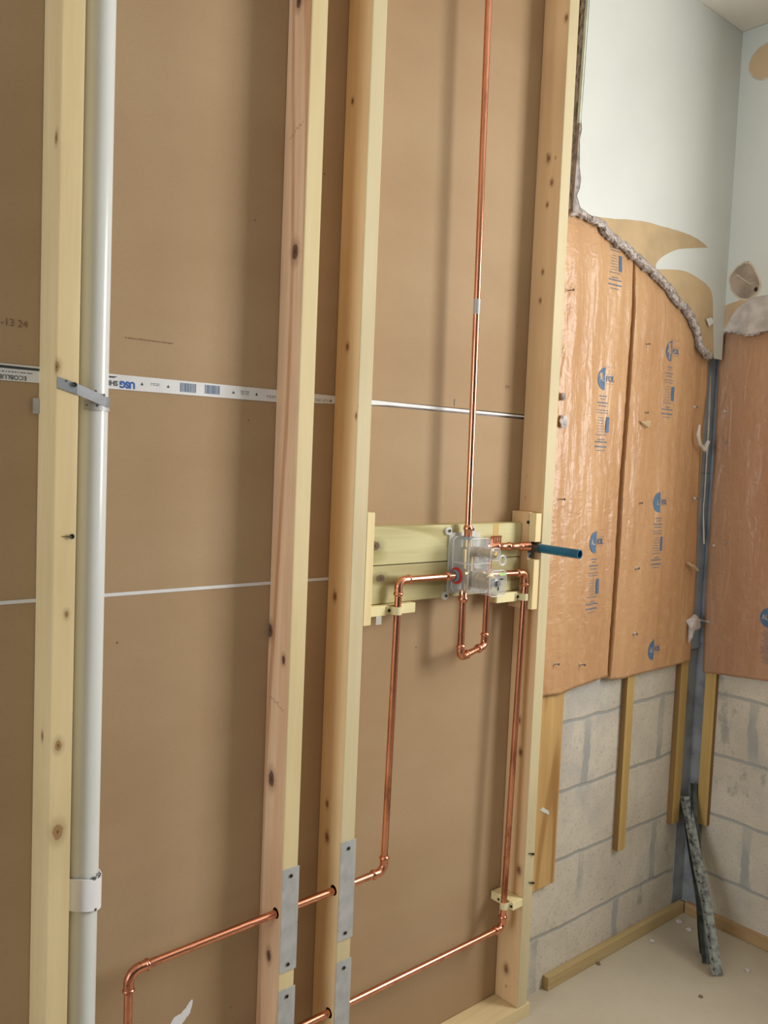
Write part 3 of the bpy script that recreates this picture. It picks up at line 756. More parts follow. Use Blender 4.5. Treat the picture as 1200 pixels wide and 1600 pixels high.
lathe(b, (1.478, VY, 1.232), (2, VY, 1.232), [(0, .011), (.02, .012), (.022, .018), (.066, .018), (.068, .012), (.10, .011)], 24)
mk('valve_body', b, 'brass', t, smooth=True)
b = bmesh.new(); lathe(b, (1.527, .012, 1.224), (1.527, -1, 1.224), [(0, .021), (.035, .021), (.037, .019), (.065, .019), (.066, .0145), (.076, .014)], 28); mk('cartridge', b, 'brass', t, smooth=True)
b = bmesh.new(); lathe(b, (1.527, -.062, 1.224), (1.527, -1, 1.224), [(0, .011), (.012, .0105), (.013, .006), (.02, .006)], 20); mk('cartridge_stem', b, 'grey', t, smooth=True)
b = bmesh.new(); lathe(b, (1.528, .012, 1.291), (1.528, -1, 1.291), [(0, .0125), (.035, .0125), (.037, .010), (.062, .010), (.064, .0125), (.068, .0125), (.07, .008), (.078, .007)], 24); mk('stop_valve', b, 'brass', t, smooth=True)
b = bmesh.new(); lathe(b, (1.488, VY, 1.232), (1, VY, 1.232), [(0, .019), (.002, .0205), (.005, .019), (.005, .0145)], 32); mk('gasket_ring', b, 'red', t, smooth=True)
b = bmesh.new(); lathe(b, (1.486, VY, 1.232), (1, VY, 1.232), [(0, .0150), (.007, .0145), (.008, .0112)], 28); mk('sleeve', b, 'greyblue', t, smooth=True)
b = bmesh.new(); lathe(b, (VX, .022, 1.318), (VX, .022, 2), [(0, .016), (.006, .016), (.008, .011)], 28); mk('sleeve', b, 'greyblue', t, smooth=True)
mk('sticker', box(1.530, 1.552, -.0800, -.0785, 1.242, 1.249), 'label', t)
mk('stem_slot', join_bm([box(1.534, 1.543, -.0805, -.079, 1.232, 1.236), box(1.526, 1.529, -.0805, -.079, 1.207, 1.216)]), 'black', t)

# ------------------------------------------------------------------ furring strips
def fur(x0, x1, y0, y1, z0, z1, label, mats, side=None, bev=.001):
    b = box(x0, x1, y0, y1, z0, z1, bevel=bev); b.normal_update()
    for f in b.faces:
        if side and side(f.normal): f.material_index = 1
    return tag(mk('furring_strip', b, mats, loc=((x0+x1)/2, (y0+y1)/2, z0)), label, 'furring strip')
left = lambda n: n.x < -.7
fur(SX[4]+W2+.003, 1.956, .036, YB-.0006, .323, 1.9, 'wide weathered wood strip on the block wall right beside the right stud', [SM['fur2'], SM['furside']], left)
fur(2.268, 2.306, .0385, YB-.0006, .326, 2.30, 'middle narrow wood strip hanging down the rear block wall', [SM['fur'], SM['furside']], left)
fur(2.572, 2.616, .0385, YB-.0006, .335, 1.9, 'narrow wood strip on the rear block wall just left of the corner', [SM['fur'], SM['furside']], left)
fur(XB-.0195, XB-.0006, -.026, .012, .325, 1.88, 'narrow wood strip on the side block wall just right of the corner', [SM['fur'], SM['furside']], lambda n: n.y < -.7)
fur(1.9545, 2.681, .036, YB-.0006, .0004, .0385, 'long wood strip on the floor along the rear block wall', [SM['furX']], bev=.0015)
fur(XB-.019, XB-.0006, -1.3, .0335, .0004, .0385, 'long wood strip on the floor along the side block wall', [SM['furY']], bev=.0015)
mk('plaster_spot', poly_prism(jag([(x, .0358, z) for x, z in [(oy(843, 1266, .036).x, oy(843, 1266, .036).z), (oy(848, 1261, .036).x, oy(848, 1261, .036).z), (oy(857, 1267, .036).x, oy(857, 1267, .036).z), (oy(857, 1273, .036).x, oy(857, 1273, .036).z)]], .001, .004, (0, 1, 0), 3, True), (0, -1, 0), .001), 'white', [o for o in C.objects if o.name.startswith('furring_strip')][0])

# ------------------------------------------------------------------ painted drywall, rear
def P_(pts, Y): return [oy(x, y, Y) for x, y in pts]
XL0 = 1.850
edge_px = [(896, 333), (905, 330), (925, 338), (945, 352), (962, 372), (980, 386), (1003, 404), (1020, 421), (1040, 440), (1056, 462), (1075, 482), (1090, 508), (1096, 530), (1100, 546), (1113, 558)]
E1 = jag(P_(edge_px, YP), .0035, .012, (0, 1, 0), 11)
E1[0].x = XL0
XL0 = 1.850
dwp = thing('painted_drywall', (2.3, .036, 1.9), 'white painted drywall left on the upper rear wall, broken off along a diagonal', 'drywall')
XT = XL0+.022                                          # the cut leans: further from the stud at the top
XC = lambda z: XL0+(XT-XL0)*max(0, min(1, (z-2.17)/(2.72-2.17)))
outline = [Vector((XC(ZC), YP, ZC-.001)), Vector((XC(2.5), YP, 2.5))] + E1 + [Vector((XP-.001, YP, E1[-1].z)), Vector((XP-.001, YP, ZC-.001))]
mk('board_core', poly_prism(outline, (0, 1, 0), .022), 'gypsum', dwp)
# face papers: torn brown layer, then the white painted layer on top
brown = [oy(x, y, YP) for x, y in [(925, 336), (960, 341), (1000, 345), (1050, 358), (1085, 372), (1108, 388), (1120, 440), (1114, 560), (1108, 553)]]
E2 = [p+Vector((.004, 0, .008)) for p in E1[3:]]
mk('torn_paper', poly_prism([Vector((p.x, YP, p.z)) for p in ([oy(922, 330, YP), oy(1120, 330, YP)] + [Vector((XP-.001, YP, E1[-1].z+.004))] + E2[::-1])], (0, -1, 0), .0006), 'torn', dwp)['label'] = 'exposed brown paper layer where the white face is torn away'
wcurve = [(906, 324), (925, 337), (960, 342), (1000, 345), (1035, 354), (1068, 364), (1090, 374), (1106, 387)]
wcurve2 = [(1106, 387), (1080, 388), (1058, 390), (1038, 399), (1026, 410), (1024, 420)]
wcurve3 = [(1024, 421), (1045, 421), (1070, 424), (1092, 436), (1108, 450), (1113, 466), (1114, 510), (1115, 560)]
white = jag(spline(P_(wcurve, YP), 3), .0008, .01, (0, 1, 0), 2) + spline(P_(wcurve2, YP), 5)[1:] + spline(P_(wcurve3, YP), 5)[1:]
white = [Vector((p.x, YP-.0006, p.z)) for p in white]
wl = [Vector((XC(z)+dx, YP-.0006, z)) for dx, z in ((.004, ZC-.001), (.003, 2.5), (.003, 2.41), (.010, 2.385), (.004, 2.36), (.009, 2.32), (.012, 2.29), (.022, 2.26), (.020, 2.235), (.010, 2.215))]
mk('white_face', poly_prism(wl + white + [Vector((XP-.001, YP-.0006, white[-1].z)), Vector((XP-.001, YP-.0006, ZC-.001))], (0, -1, 0), .0007), 'white', dwp)
# green edged layer, seen on the cut end above
mk('green_layer', poly_prism([(XC(ZC)-.0012, YP-.0004, ZC-.001), (XC(2.40)-.0012, YP-.0004, 2.40), (XC(2.40)+.0026, YP-.0004, 2.40), (XC(ZC)+.0026, YP-.0004, ZC-.001)], (0, 1, 0), .0085), 'greenedge', dwp)['label'] = 'pale green paper edge of the cut drywall'
# crumbled rim
def crumble(path, r, seed, mat, parent, name='broken_edge', seg=9, step=.004):
    rnd = random.Random(seed); b = bmesh.new(); pts = []
    for i in range(len(path)-1):
        a, c = Vector(path[i]), Vector(path[i+1]); m = max(1, int((c-a).length/step))
        for k in range(m): pts.append(a.lerp(c, k/m)+Vector([rnd.uniform(-.0013, .0013) for _ in range(3)]))
    pts.append(Vector(path[-1]))
    radii = [r*(.72+.5*rnd.random()) for _ in pts]
    add_tube(b, pts, r, seg, radii=radii)
    for v in b.verts: v.co += (Vector(noise.noise_vector(v.co*170+Vector((seed, 0, 0))))*.75+Vector(noise.noise_vector(v.co*60+Vector((0, seed, 0))))*.5)*r
    return mk(name, b, mat, parent)
crumble([Vector((p.x, YP+.006, p.z)) for p in E1], .0062, 1, 'gypsum_light', dwp)
crumble([Vector((p.x-.001, YP+.014, p.z-.003)) for p in E1], .0055, 5, 'gypsum', dwp)
crumble([Vector((XC(2.88)-.001, YP+.016, ZC-.01)), Vector((XC(2.4)-.001, YP+.016, 2.4)), Vector((XC(2.3)-.001, YP+.015, 2.3)), Vector((XL0-.001, YP+.012, E1[0].z+.01))], .0050, 8, 'gypsum', dwp, step=.01)
p = oy(1100, 546, YP); crumble([p+Vector((-.02, 0, .004)), p+Vector((0, -.002, -.004)), p+Vector((.03, -.001, -.016))], .009, 9, 'gypsum_light', dwp, name='paper_curl')

# ------------------------------------------------------------------ painted drywall, side wall
def PX_(pts, X): return [ox(x, y, X) for x, y in pts]
c_low = [(1113, 530), (1130, 517), (1143, 517), (1160, 521), (1172, 522), (1186, 519), (1200, 512)]
LOW = PX_(c_low, XP)
Yc = YP+.022
lowline = [Vector((XP, Yc, LOW[0].z-.0))] + LOW[1:] + [Vector((XP, LOW[-1].y-.10, LOW[-1].z+.03)), Vector((XP, -.85, LOW[-1].z+.03))]
dws = thing('painted_drywall', (XP+.01, -.3, 1.8), 'white painted drywall on the side wall right of the corner, with torn holes', 'drywall')
mk('board_core', poly_prism(lowline+[Vector((XP, -.85, ZC-.001)), Vector((XP, Yc, ZC-.001))], (1, 0, 0), .0225), 'gypsum_light', dws)
mk('torn_paper', poly_prism([Vector((p.x, p.y, p.z)) for p in PX_([(1113, 440), (1175, 440), (1165, 472), (1150, 490), (1135, 512), (1125, 519), (1113, 520)], XP)], (-1, 0, 0), .0006), 'torn_c', dws)['label'] = 'brown paper strip below the white face'
wb = PX_([(1113, 497), (1122, 490), (1129, 486), (1132, 478), (1145, 473), (1160, 468), (1180, 464), (1200, 461)], XP)
wb = [Vector((XP-.0006, p.y, p.z)) for p in wb]; wb[0].y = Yc-.001
def blob(c, pts, axis): return pts
hole = spline(PX_([(1163, 408), (1149, 418), (1139, 434), (1141, 450), (1150, 464), (1165, 470), (1182, 462), (1190, 446), (1184, 428), (1175, 411), (1163, 408)], XP-.0007), 3)[:-1]
mk('white_face', poly_prism(wb+[Vector((XP-.0006, wb[-1].y-.1, wb[-1].z+.01)), Vector((XP-.0006, -.85, wb[-1].z+.01)), Vector((XP-.0006, -.85, ZC-.001)), Vector((XP-.0006, Yc-.001, ZC-.001))], (-1, 0, 0), .0007), 'white', dws)
def dent(px, mats, seed, label):
    X = XP-.0013; ring = spline(PX_(px, X), 4)[:-1]; c = sum(ring, Vector())/len(ring); n = len(ring); b = bmesh.new()
    prof = [(1.0, 0, 0), (.9, -.0014, 0), (.74, -.0002, 1), (.45, -.0009, 1), (.2, -.0005, 1)]
    rs = []
    for s, d, m in prof:
        rs.append([b.verts.new(c+(p-c)*s*(1+.05*noise.noise(Vector((i*.5, seed, s))))+Vector((d-.0004, 0, 0))) for i, p in enumerate(ring)])
    for i in range(len(rs)-1):
        for k in range(n):
            f = b.faces.new((rs[i][k], rs[i][(k+1) % n], rs[i+1][(k+1) % n], rs[i+1][k])); f.material_index = 0 if i < 1 else 1
    f = b.faces.new(rs[-1]); f.material_index = 1
    # outer skirt so that it is a solid raised scar
    b2 = [b.verts.new(v.co+Vector((.0012, 0, 0))) for v in rs[0]]
    for k in range(n): b.faces.new((rs[0][k], rs[0][(k+1) % n], b2[(k+1) % n], b2[k]))
    o = mk('torn_spot', b, mats, dws, smooth=True); o['label'] = label; return o
d1 = dent([(1163, 408), (1149, 418), (1139, 434), (1141, 450), (1150, 464), (1165, 470), (1182, 462), (1190, 446), (1184, 428), (1175, 411), (1163, 408)], ['halo', 'underbrown'], 1, 'round torn spot with beige rim just above the torn paper')
d2 = dent([(1200, 66), (1184, 76), (1173, 92), (1169, 108), (1176, 121), (1190, 126), (1204, 120), (1222, 104), (1226, 80), (1215, 66), (1200, 66)], ['halo', 'torn_c'], 2, 'round torn spot near the ceiling')
for (x, y, r) in ((1163, 411, .005), (1181, 452, .009), (1168, 409, .003)):
    q = ox(x, y, XP-.004); b = bmesh.new(); bmesh.ops.create_icosphere(b, subdivisions=2, radius=r)
    for v in b.verts: v.co = Vector((v.co.x*.22, v.co.y*.8, v.co.z))*(1+.3*noise.noise(v.co*200)) + Vector((XP-.0016, q.y, q.z))
    mk('dark_gouge', b, 'black', dws)
b = tube([ox(x, y, XP-.0025) for x, y in ((1144, 436), (1152, 430), (1160, 436), (1172, 444), (1180, 441))], .0022, 8, radii=[.0008, .002, .0025, .002, .0006]); mk('torn_ridge', b, 'halo', dws, smooth=True)
# grey peeled gypsum flap hanging over the insulation
fl = jag(spline(PX_([(1116, 532), (1124, 520), (1136, 508), (1146, 490), (1160, 475), (1180, 471), (1204, 468), (1204, 511), (1186, 519), (1172, 522), (1158, 520), (1143, 516), (1128, 519)], XP-.0014), 3), .0009, .008, (1, 0, 0), 7)
mk('gypsum_flap', poly_prism(fl, (-1, 0, 0), .0016), 'gypsum_light', dws)['label'] = 'peeled grey gypsum flap at the lower edge'
crumble([Vector((XP+.005, p.y, p.z)) for p in LOW]+[Vector((XP+.005, LOW[-1].y-.1, LOW[-1].z+.03))], .006, 13, 'gypsum_light', dws)

# ------------------------------------------------------------------ insulation facings
def interp(tab, z):
    tab = sorted(tab)
    if z <= tab[0][0]: return tab[0][1]
    for (a, u), (b, v) in zip(tab, tab[1:]):
        if z <= b: return u+(v-u)*(z-a)/(b-a)
    return tab[-1][1]
def billow(x, z, seed):
    a = noise.noise(Vector((x*15+seed, z*1.6, seed)))+.5*noise.noise(Vector((x*42, z*4.5, seed*2)))+.25*noise.noise(Vector((x*60+z*25, z*26, seed)))
    return .0062*(a+.9)
top_z = [(p.x, p.z) for p in E1]
def kdepth(x, z, seed, xa, xb):
    dt = interp(top_z, x)-z
    f = max(0, min(1, dt/.10)); u = (x-xa)/(xb-xa); bow = max(0, 4*u*(1-u))
    return YK-f*(.0025*bow+billow(x, z, seed))-.0002
def facing_sheet(lx, rx, bot, seed, label, fold_l=0, fold_r=0):
    """lx, rx: tables z->x of the two edges; bot: table x->z of the lower edge"""
    nx, nz = 46, 150; b = bmesh.new(); G = []
    for j in range(nz+1):
        row = []; t = j/nz
        for i in range(nx+1):
            s = i/nx
            xa = interp(lx, 1.4); xb = interp(rx, 1.4); x = xa+(xb-xa)*s
            zb = interp(bot, x); zt = interp(top_z, x)+.012
            z = zb+(zt-zb)*t
            x = interp(lx, z)+(interp(rx, z)-interp(lx, z))*s
            row.append(b.verts.new((x, kdepth(x, z, seed, interp(lx, z), interp(rx, z)), z)))
        G.append(row)
    for j in range(nz):
        for i in range(nx): b.faces.new((G[j][i], G[j][i+1], G[j+1][i+1], G[j+1][i]))
    for col, fo in ((0, fold_l), (nx, fold_r)):
        if not fo: continue
        e = [b.verts.new((G[j][col].co.x+fo, YB-.0015, G[j][col].co.z)) for j in range(nz+1)]
        for j in range(nz): b.faces.new((G[j][col], G[j+1][col], e[j+1], e[j]))
    b.normal_update()
    o = mk('insulation_facing', b, 'facing', loc=(interp(lx, 1), YK, min(v for _, v in bot)), smooth=True)
    md = o.modifiers.new('thickness', 'SOLIDIFY'); md.thickness = .0004
    return tag(o, label, 'insulation')
tb_ = lambda pts, Y=YK: [(oy(x, y, Y).z, oy(x, y, Y).x) for x, y in pts]
bt_ = lambda pts, Y=YK: [(oy(x, y, Y).x, oy(x, y, Y).z) for x, y in pts]
XS = SX[4]+W2+.001
l1 = [(0, XS), (3, XS)]; r1 = tb_([(990, 395), (985, 480), (976, 600), (966, 730), (957, 880), (945, 1056)])
l2 = tb_([(993, 395), (991, 480), (984, 600), (974, 730), (966, 880), (951, 1058)]); r2 = tb_([(1107, 556), (1101, 620), (1093, 706), (1086, 878), (1077, 1025)])
f1 = facing_sheet(l1, r1, bt_([(848, 1086), (868, 1084), (885, 1078), (905, 1070), (925, 1064), (946, 1056)]), 1.0, 'tan kraft insulation facing beside the right stud, with printed blue logos', fold_r=.012)
f2 = facing_sheet(l2, r2, bt_([(951, 1060), (975, 1058), (1000, 1051), (1040, 1041), (1077, 1031)]), 4.0, 'tan kraft insulation facing between the dark slit and the corner', fold_l=-.004)
# side wall facing (faces -X)
XF = XB-.020
def sfacing():
    ny, nz = 46, 120; b = bmesh.new(); G = []
    ytab = [(ox(x, y, XF).z, ox(x, y, XF).y) for x, y in [(1125, 540), (1118, 700), (1108, 850), (1102, 936), (1099, 1050)]]
    bot = [(ox(x, y, XF).y, ox(x, y, XF).z) for x, y in [(1100, 1050), (1125, 1053), (1150, 1057), (1200, 1064)]]
    for j in range(nz+1):
        row = []
        for i in range(ny+1):
            s = i/ny; y_ = interp(ytab, 1.4)-s*.55
            zb = interp(bot, y_) if y_ > bot[0][0]-9 else bot[0][1]
            z = zb+(1.99-zb)*j/nz; y = interp(ytab, z)-s*.55
            f = max(0, min(1, (1.92-z)/.1))
            a = noise.noise(Vector((y*17, z*1.8, 9)))+.4*noise.noise(Vector((y*45+z*20, z*14, 2)))
            row.append(b.verts.new((XF-.0006-f*.004*(a+.8), y, z)))
        G.append(row)
    for j in range(nz):
        for i in range(ny): b.faces.new((G[j][i], G[j][i+1], G[j+1][i+1], G[j+1][i]))
    o = mk('insulation_facing', b, 'facing_brown_shade', loc=(XF, 0, .86), smooth=True)
    o.modifiers.new('thickness', 'SOLIDIFY').thickness = .0004
    return tag(o, 'brown kraft insulation facing, partly shade put into its colour, on the side wall right of the corner', 'insulation')
f3 = sfacing()
# printing that follows the paper
def logo(parent, cx, cz, seed, lx, rx, size=.034, whole=True):
    def T(x, y): 
        X = cx+x; Zz = cz+y+.02*x; return Vector((X, kdepth(X, Zz, seed, interp(lx, Zz), interp(rx, Zz))-.0012, Zz))
    if whole:
        b = bmesh.new(); R = .032; rows = []
        for i in range(17):
            a = math.pi/2+math.pi*i/16; rows.append((R*math.cos(a), R*math.sin(a)))
        g = [b.verts.new(T(x, y)) for x, y in rows]
        # blue half disc, split by the band that carries the letters
        b.clear()
        for (y0, y1) in ((.011, .032), (-.032, -.011), (-.011, .011)):
            for k in range(6):
                ya = y0+(y1-y0)*k/6; yb = y0+(y1-y0)*(k+1)/6; xa = -math.sqrt(max(0, R*R-ya*ya)); xb = -math.sqrt(max(0, R*R-yb*yb))
                v = [b.verts.new(T(*q)) for q in ((xa, ya), (0, ya), (0, yb), (xb, yb))]
                try: b.faces.new(v)
                except Exception: pass
        mk('printed_logo', b, 'ink_blue', parent)
        mk('printed_letters', text_bm('AL', .022, lambda x, y: T(x-.0155, y)+Vector((0, -.0005, 0)), .0000, .8), MT['kraft_ink'], parent)
        mk('printed_letters', text_bm('FOL', .022, lambda x, y: T(x+.022, y), .0008, .85), 'ink_blue', parent)
        bs = []
        for yy in (.034, .0135, -.0135): bs.append(poly_prism([T(-.012, yy+.0), T(.04, yy), T(.04, yy+.0006), T(-.012, yy+.0006)], (0, 1, 0), .0002))
        mk('printed_lines', join_bm(bs), 'ink_blue', parent)
def printing(parent, cx, cz, seed, lx, rx):
    """block of fine print, illegible at this size"""
    def T(x, y):
        X = cx+x; Zz = cz+y; return Vector((X, kdepth(X, Zz, seed, interp(lx, Zz), interp(rx, Zz))-.0012, Zz))
    r = random.Random(int(cx*1000)); bs = []
    z = .078
    for k, (wd, h, gap) in enumerate([(.03, .003, .006), (.022, .002, .010), (.044, .0035, .007), (.034, .0025, .010), (.05, .002, .006), (.046, .002, .012), (.022, .0015, .006), (.028, .0015, .0065), (.026, .0015, .0065), (.03, .0015, .0065), (.03, .0015, .0065), (.026, .0015, .007), (.05, .002, .012), (.03, .0025, .006), (.056, .0035, .012), (.056, .004, .008), (.036, .002, .006)]):
        x = -wd/2-.004 if 5 < k < 12 else -wd/2
        xe = x+wd
        while x < xe:
            l = r.uniform(.002, .008); l = min(l, xe-x+.0001); bs.append(poly_prism([T(x, z), T(x+l, z), T(x+l, z+h), T(x, z+h)], (0, 1, 0), .0002)); x += l+.0014
        z -= gap+.0015
    mk('fine_print', join_bm(bs), 'ink_print', parent)
    mk('printed_box', poly_prism([T(.018, -.022), T(.032, -.022), T(.032, .022), T(.018, .022)], (0, 1, 0), .0003), 'ink_blue', parent)
for (par, pts, seed, lx, rx) in ((f1, [(945, 592), (930, 847)], 1.0, l1, r1), (f2, [(1048, 549), (1030, 785), (1020, 1015)], 4.0, l2, r2)):
    for (x, y) in pts:
        q = oy(x, y, YK-.006); logo(par, q.x, q.z, seed, lx, rx)
        if y < 1000: printing(par, q.x-.004, q.z-.128, seed, lx, rx)
q = oy(962, 410, YK-.006); printing(f1, q.x, q.z, 1.0, l1, r1)
# printing on the side facing
def side_logo(px, py):
    q = ox(px, py, XF-.006); X = q.x
    def T(x, y): return Vector((X, q.y-x, q.z+y))
    b = bmesh.new(); R = .032
    for (y0, y1) in ((.011, .032), (-.032, -.011), (-.011, .011)):
        for k in range(6):
            ya = y0+(y1-y0)*k/6; yb = y0+(y1-y0)*(k+1)/6; xa = -math.sqrt(max(0, R*R-ya*ya)); xb = -math.sqrt(max(0, R*R-yb*yb))
            e = 0
            v = [b.verts.new(T(*p_)) for p_ in ((xa, ya), (0 if e == 0 else xa+.004, ya), (0 if e == 0 else xb+.004, yb), (xb, yb))]
            try: b.faces.new(v)
            except Exception: pass
    mk('printed_logo', b, 'ink_blue', f3)
    mk('printed_letters', text_bm('AL', .022, lambda x, y: T(x-.0155, y)+Vector((-.0005, 0, 0)), .0000, .8), MT['kraft_ink'], f3)
    mk('printed_letters', text_bm('FOL', .022, lambda x, y: T(x+.022, y), .0008, .85), 'ink_blue', f3)
    bs = []
    r = random.Random(3)
    z = -.046
    for k in range(14):
        wd = r.uniform(.024, .05); x = -wd/2
        while x < wd/2:
            l = r.uniform(.002, .007); bs.append(poly_prism([T(x, z), T(x+l, z), T(x+l, z+.002), T(x, z+.002)], (1, 0, 0), .0002)); x += l+.0014
        z -= .0075
    mk('fine_print', join_bm(bs), 'ink_print', f3)
side_logo(1203, 966)

# dull foil layer showing in the corner
ya, yb_ = .940, 1.885
b = bmesh.new()
add_box(b, 2.618, XB-.006, .046, .0472, .915, 1.90); add_box(b, XB-.0112, XB-.010, .0135, .0458, .935, 1.90)
o = mk('foil_strip', b, 'foil', loc=(2.68, .047, .915)); tag(o, 'dull blue-grey foil strip showing in the corner between the facings', 'insulation foil')
mk('foil_lap', join_bm([box(2.62, XB-.012, .0452, .0458, z, z+.0012) for z in (1.50,)]), 'ink_dark', o)

# white strip hanging down the corner
pts = [(1117, 372), (1115, 430), (1113, 480), (1110, 560), (1108, 640), (1105, 700), (1101, 770), (1099, 800), (1100, 850)]
P = [ox(x, y, XP-.004) for x, y in pts]
P = spline(P, 4); b = tube(P, .003, 8, radii=[(.0058 if p.z > 1.9 else .0034) if p.z > 1.55 else .0022 for p in P])
o = mk('paper_strip', b, 'string', loc=P[-1], smooth=True); tag(o, 'thin white strip of corner paper dangling down the corner', 'paper strip')

# lumps and scraps of drywall
def lump(px, py, plane, val, sx, sy, sz, seed, label, mat='gypsum_light', name='gypsum_chunk', sub=3):
    c = oy(px, py, val) if plane == 'y' else ox(px, py, val)
    b = bmesh.new(); bmesh.ops.create_icosphere(b, subdivisions=sub, radius=1)
    for v in b.verts:
        d = 1+.4*noise.noise(v.co*1.5+Vector((seed, 0, 0)))+.12*noise.noise(v.co*5+Vector((0, seed, 0)))
        v.co = Vector((v.co.x*sx*d, v.co.y*sy*d, v.co.z*sz*d))+c
    o = mk(name, b, mat, loc=c); return tag(o, label, 'plaster scrap')
c1 = lump(1084, 974, 'y', .020, .036, .014, .026, 3, 'crumpled grey-white gypsum lump stuck low in the corner'); 
q = oy(1080, 990, .018); mk('tail', tube([q+Vector((0, 0, .02)), q+Vector((-.004, 0, -.01)), q+Vector((-.008, .002, -.03))], .006, 8, radii=[.010, .008, .002]), 'gypsum_light', c1)
q = ox(1099, 970, XF-.008); mk('nail_end', tube([q+Vector((0, .03, 0)), q, q+Vector((0, -.022, 0))], .003, 8, radii=[.006, .003, .004]), 'gypsum_light', c1)
lump(881, 658, 'y', .024, .017, .006, .016, 5, 'small pale plaster scrap on the left facing near the right stud')
lump(880, 620, 'y', .024, .010, .005, .010, 6, 'tiny dark crumb of plaster above the pale scrap', 'gypsum')
# torn flap on the middle facing
b = poly_prism([oy(1001, 658, .022), oy(1018, 657, .012), oy(1014, 668, .014), oy(1007, 670, .026)], (0, 1, 0), .001); o = mk('paper_scrap', b, 'torn', loc=oy(1008, 664, .024)); tag(o, 'small torn flap sticking out of the middle facing', 'paper scrap')
b = tube([oy(1093, 664, .014), oy(1091, 680, .012), oy(1094, 694, .014), oy(1101, 702, .012), oy(1107, 690, .012)], .0045, 8, radii=[.003, .006, .005, .008, .006]); o = mk('paper_scrap', b, 'string', loc=oy(1098, 690, .014)); tag(o, 'curled white paper scrap hanging in the corner beside the strip', 'paper scrap')
b = tube([oy(1074, 879, .022), oy(1083, 885, .016), oy(1090, 891, .012)], .0045, 8, radii=[.003, .006, .005]); o = mk('paper_scrap', b, 'torn', loc=oy(1083, 885, .02)); tag(o, 'small tan shred at the right edge of the middle facing', 'paper scrap')
b = poly_prism([oy(1104, 498, .006), oy(1112, 496, .004), oy(1116, 504, .004), oy(1108, 510, .006)], (0, 1, 0), .001); o = mk('paper_scrap', b, 'white', loc=oy(1109, 502, .01)); tag(o, 'small white paper tab at the corner above the broken edge', 'paper scrap')
# nails left in the facings
def nail(px, py, plane, length, label, d=None, dust=True):
    c = oy(px, py, YK-.006) if plane == 'y' else ox(px, py, XF-.004)
    d = Vector(d or (.25, -1, .05)).normalized()
    t = thing('nail', c, label, 'nail', 'old drywall nails left in the facings')
    b = bmesh.new(); lathe(b, c-d*.004, c+d, [(0, .0013), (length, .0013), (length+.0005, .0036), (length+.002, .0034)], 10); mk('shank', b, 'grey', t, smooth=True)
    if dust:
        bb_ = bmesh.new(); bmesh.ops.create_icosphere(bb_, subdivisions=2, radius=.0048)
        for v in bb_.verts: v.co = v.co*(1+.4*noise.noise(v.co*300+c))+c+d*.003
        mk('plaster_dust', bb_, 'gypsum_light', t)
for i, (x, y) in enumerate([(887, 454), (873, 780), (864, 1037), (905, 1038)]):
    nail(x, y, 'y', .020, ['nail sticking out high on the left facing, beside the right stud', 'nail on the left facing level with the valve top', 'nail at the bottom left of the left facing', 'nail at the bottom right of the left facing'][i], dust=y > 1000)
for i, (x, y) in enumerate([(1009, 538), (1007, 645), (998, 786), (993, 888), (990, 990), (1084, 636), (1084, 779)]):
    nail(x, y, 'y', .014, ['top nail on the middle facing below the broken edge', 'nail just above the torn flap on the middle facing', 'nail on the middle facing left of its middle logo', 'nail on the middle facing below its middle fine print', 'lowest nail on the middle facing', 'upper nail at the right edge of the middle facing', 'pale nail head at the right edge of the middle facing, above the tan shred'][i], dust=i in (3, 4, 5, 6))
for i, (x, y) in enumerate([(1133, 643), (1134, 692), (1116, 853), (1134, 848)]):
    nail(x, y, 'x', .008, ['upper nail on the side wall facing', 'second nail on the side wall facing', 'nail at the left edge of the side wall facing', 'nail right of the edge nail on the side wall facing'][i], d=(-1, -.2, .05), dust=i in (0, 2))

# ------------------------------------------------------------------ corner beads leaning in the corner
def bead(path, wd, label, mat, holes=True, roll=0):
    """folded perforated metal angle swept along a path"""
    P = [Vector(p) for p in path]; b = bmesh.new(); A = []
    for i, p in enumerate(P):
        d = (P[min(i+1, len(P)-1)]-P[max(i-1, 0)]).normalized()
        side = d.cross(Vector((-.6, -1, 0)).normalized()).normalized(); out = side.cross(d).normalized()
        c, s = math.cos(roll), math.sin(roll); side, out = side*c+out*s, out*c-side*s
        rr = [p-side*wd+out*wd*.45, p, p+side*wd+out*wd*.45]
        th = .0014
        A.append([b.verts.new(q) for q in rr]+[b.verts.new(q+out*th) for q in rr[::-1]])
    for i in range(len(P)-1):
        for k in range(6): b.faces.new((A[i][k], A[i][(k+1) % 6], A[i+1][(k+1) % 6], A[i+1][k]))
    b.faces.new(A[0]); b.faces.new(A[-1])
    o = mk('corner_bead', b, mat, loc=P[-1]); tag(o, label, 'metal bead')
    if holes:
        bs = []
        n = 16
        for k in range(n):
            f = (k+.5)/n*(len(P)-1); i = int(f); p = P[i].lerp(P[i+1], f-i); d = (P[i+1]-P[i]).normalized()
            side = d.cross(Vector((-.6, -1, 0)).normalized()).normalized(); out = side.cross(d).normalized()
            c, s = math.cos(roll), math.sin(roll); side, out = side*c+out*s, out*c-side*s
            q = p+side*wd*.5+out*wd*.225
            nn = (out-side*.45).normalized()
            bs.append(tube([q-nn*.0012, q+nn*.0032], .0022, 8))
        for b_ in bs: mk('bead_hole', b_, 'black', o)
    return o
g1 = ox(1069, 1247, 2.640); B0 = oz(1119, 1524, .003)
def on(x, y, f): # between the corner at the top and the foot on the floor
    return None
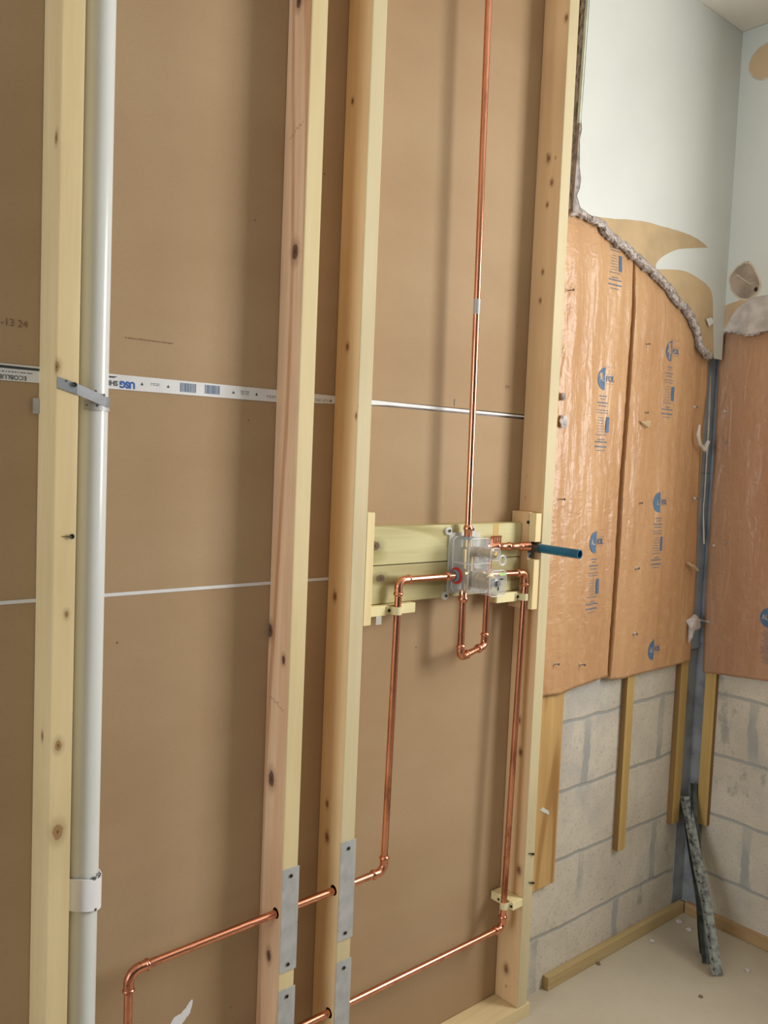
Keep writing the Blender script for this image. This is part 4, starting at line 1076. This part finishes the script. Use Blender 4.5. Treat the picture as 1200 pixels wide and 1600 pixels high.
def lean(topx, topy, Xt, footx, footy, bends=()):
    a = ox(topx, topy, Xt); z = oz(footx, footy, .003); pts = [a]
    for (x, y) in bends:
        # point of the ray nearest to the straight line a-z
        d = ray(x, y).normalized(); e = (z-a).normalized(); w0 = CAM-a
        bb_, dd_, ee_ = d.dot(e), d.dot(w0), e.dot(w0); s = (bb_*ee_-dd_)/(1-bb_*bb_); pts.append(CAM+d*s)
    return spline(pts+[z], 6)
bead(lean(1068, 1245, 2.640, 1119, 1524, [(1077, 1290), (1090, 1360), (1101, 1410), (1110, 1470)]), .018, 'pale splattered metal corner bead, frontmost of the bundle leaning in the corner', 'greybead')
bead(lean(1070, 1262, 2.662, 1095, 1490, [(1077, 1330), (1088, 1400), (1091, 1450)]), .016, 'dark metal corner bead at the left of the leaning bundle', 'darkbead', holes=False, roll=.4)
bead(lean(1071, 1252, 2.655, 1104, 1506, [(1080, 1320), (1094, 1400), (1099, 1450)]), .015, 'dark metal corner bead in the middle of the leaning bundle', 'darkbead', holes=False, roll=-.3)
bead(lean(1082, 1224, 2.675, 1110, 1500, [(1085, 1300), (1096, 1380), (1104, 1440)]), .012, 'dark metal corner bead at the back, its tip highest in the corner', 'darkbead', holes=False)
q = oy(592, 968, .03); o = mk('tape_scrap', box(q.x-.008, q.x+.008, .0300, .0308, q.z-.012, 1.1514, bevel=.0003), 'frost', loc=q); tag(o, 'tiny clear plastic tab hanging under the wood block left of the valve', 'tape')
# rubble on the floor
rnd = random.Random(9)
for i, (x, y, s, lab) in enumerate([(1062, 1440, .012, 'pale rubble crumb in the floor corner'), (1077, 1452, .010, 'rubble crumb just right of the corner on the floor'), (1019, 1470, .008, 'small pale crumb in front of the rear floor strip'), (1168, 1515, .009, 'small white crumb on the floor near the right photo edge'), (935, 1505, .007, 'dark crumb against the rear floor strip'), (1095, 1557, .006, 'tiny dark chip on the open floor')]):
    q = oz(x, y, s*.35); b = bmesh.new(); bmesh.ops.create_icosphere(b, subdivisions=2, radius=s)
    for v in b.verts: v.co = Vector((v.co.x, v.co.y, v.co.z*.45))*(1+.5*noise.noise(v.co*120+Vector((i, 0, 0))))+q
    o = mk('rubble_crumb', b, 'gypsum_light' if i not in (4, 5) else 'ink_brown', loc=(q.x, q.y, 0)); tag(o, lab, 'rubble')
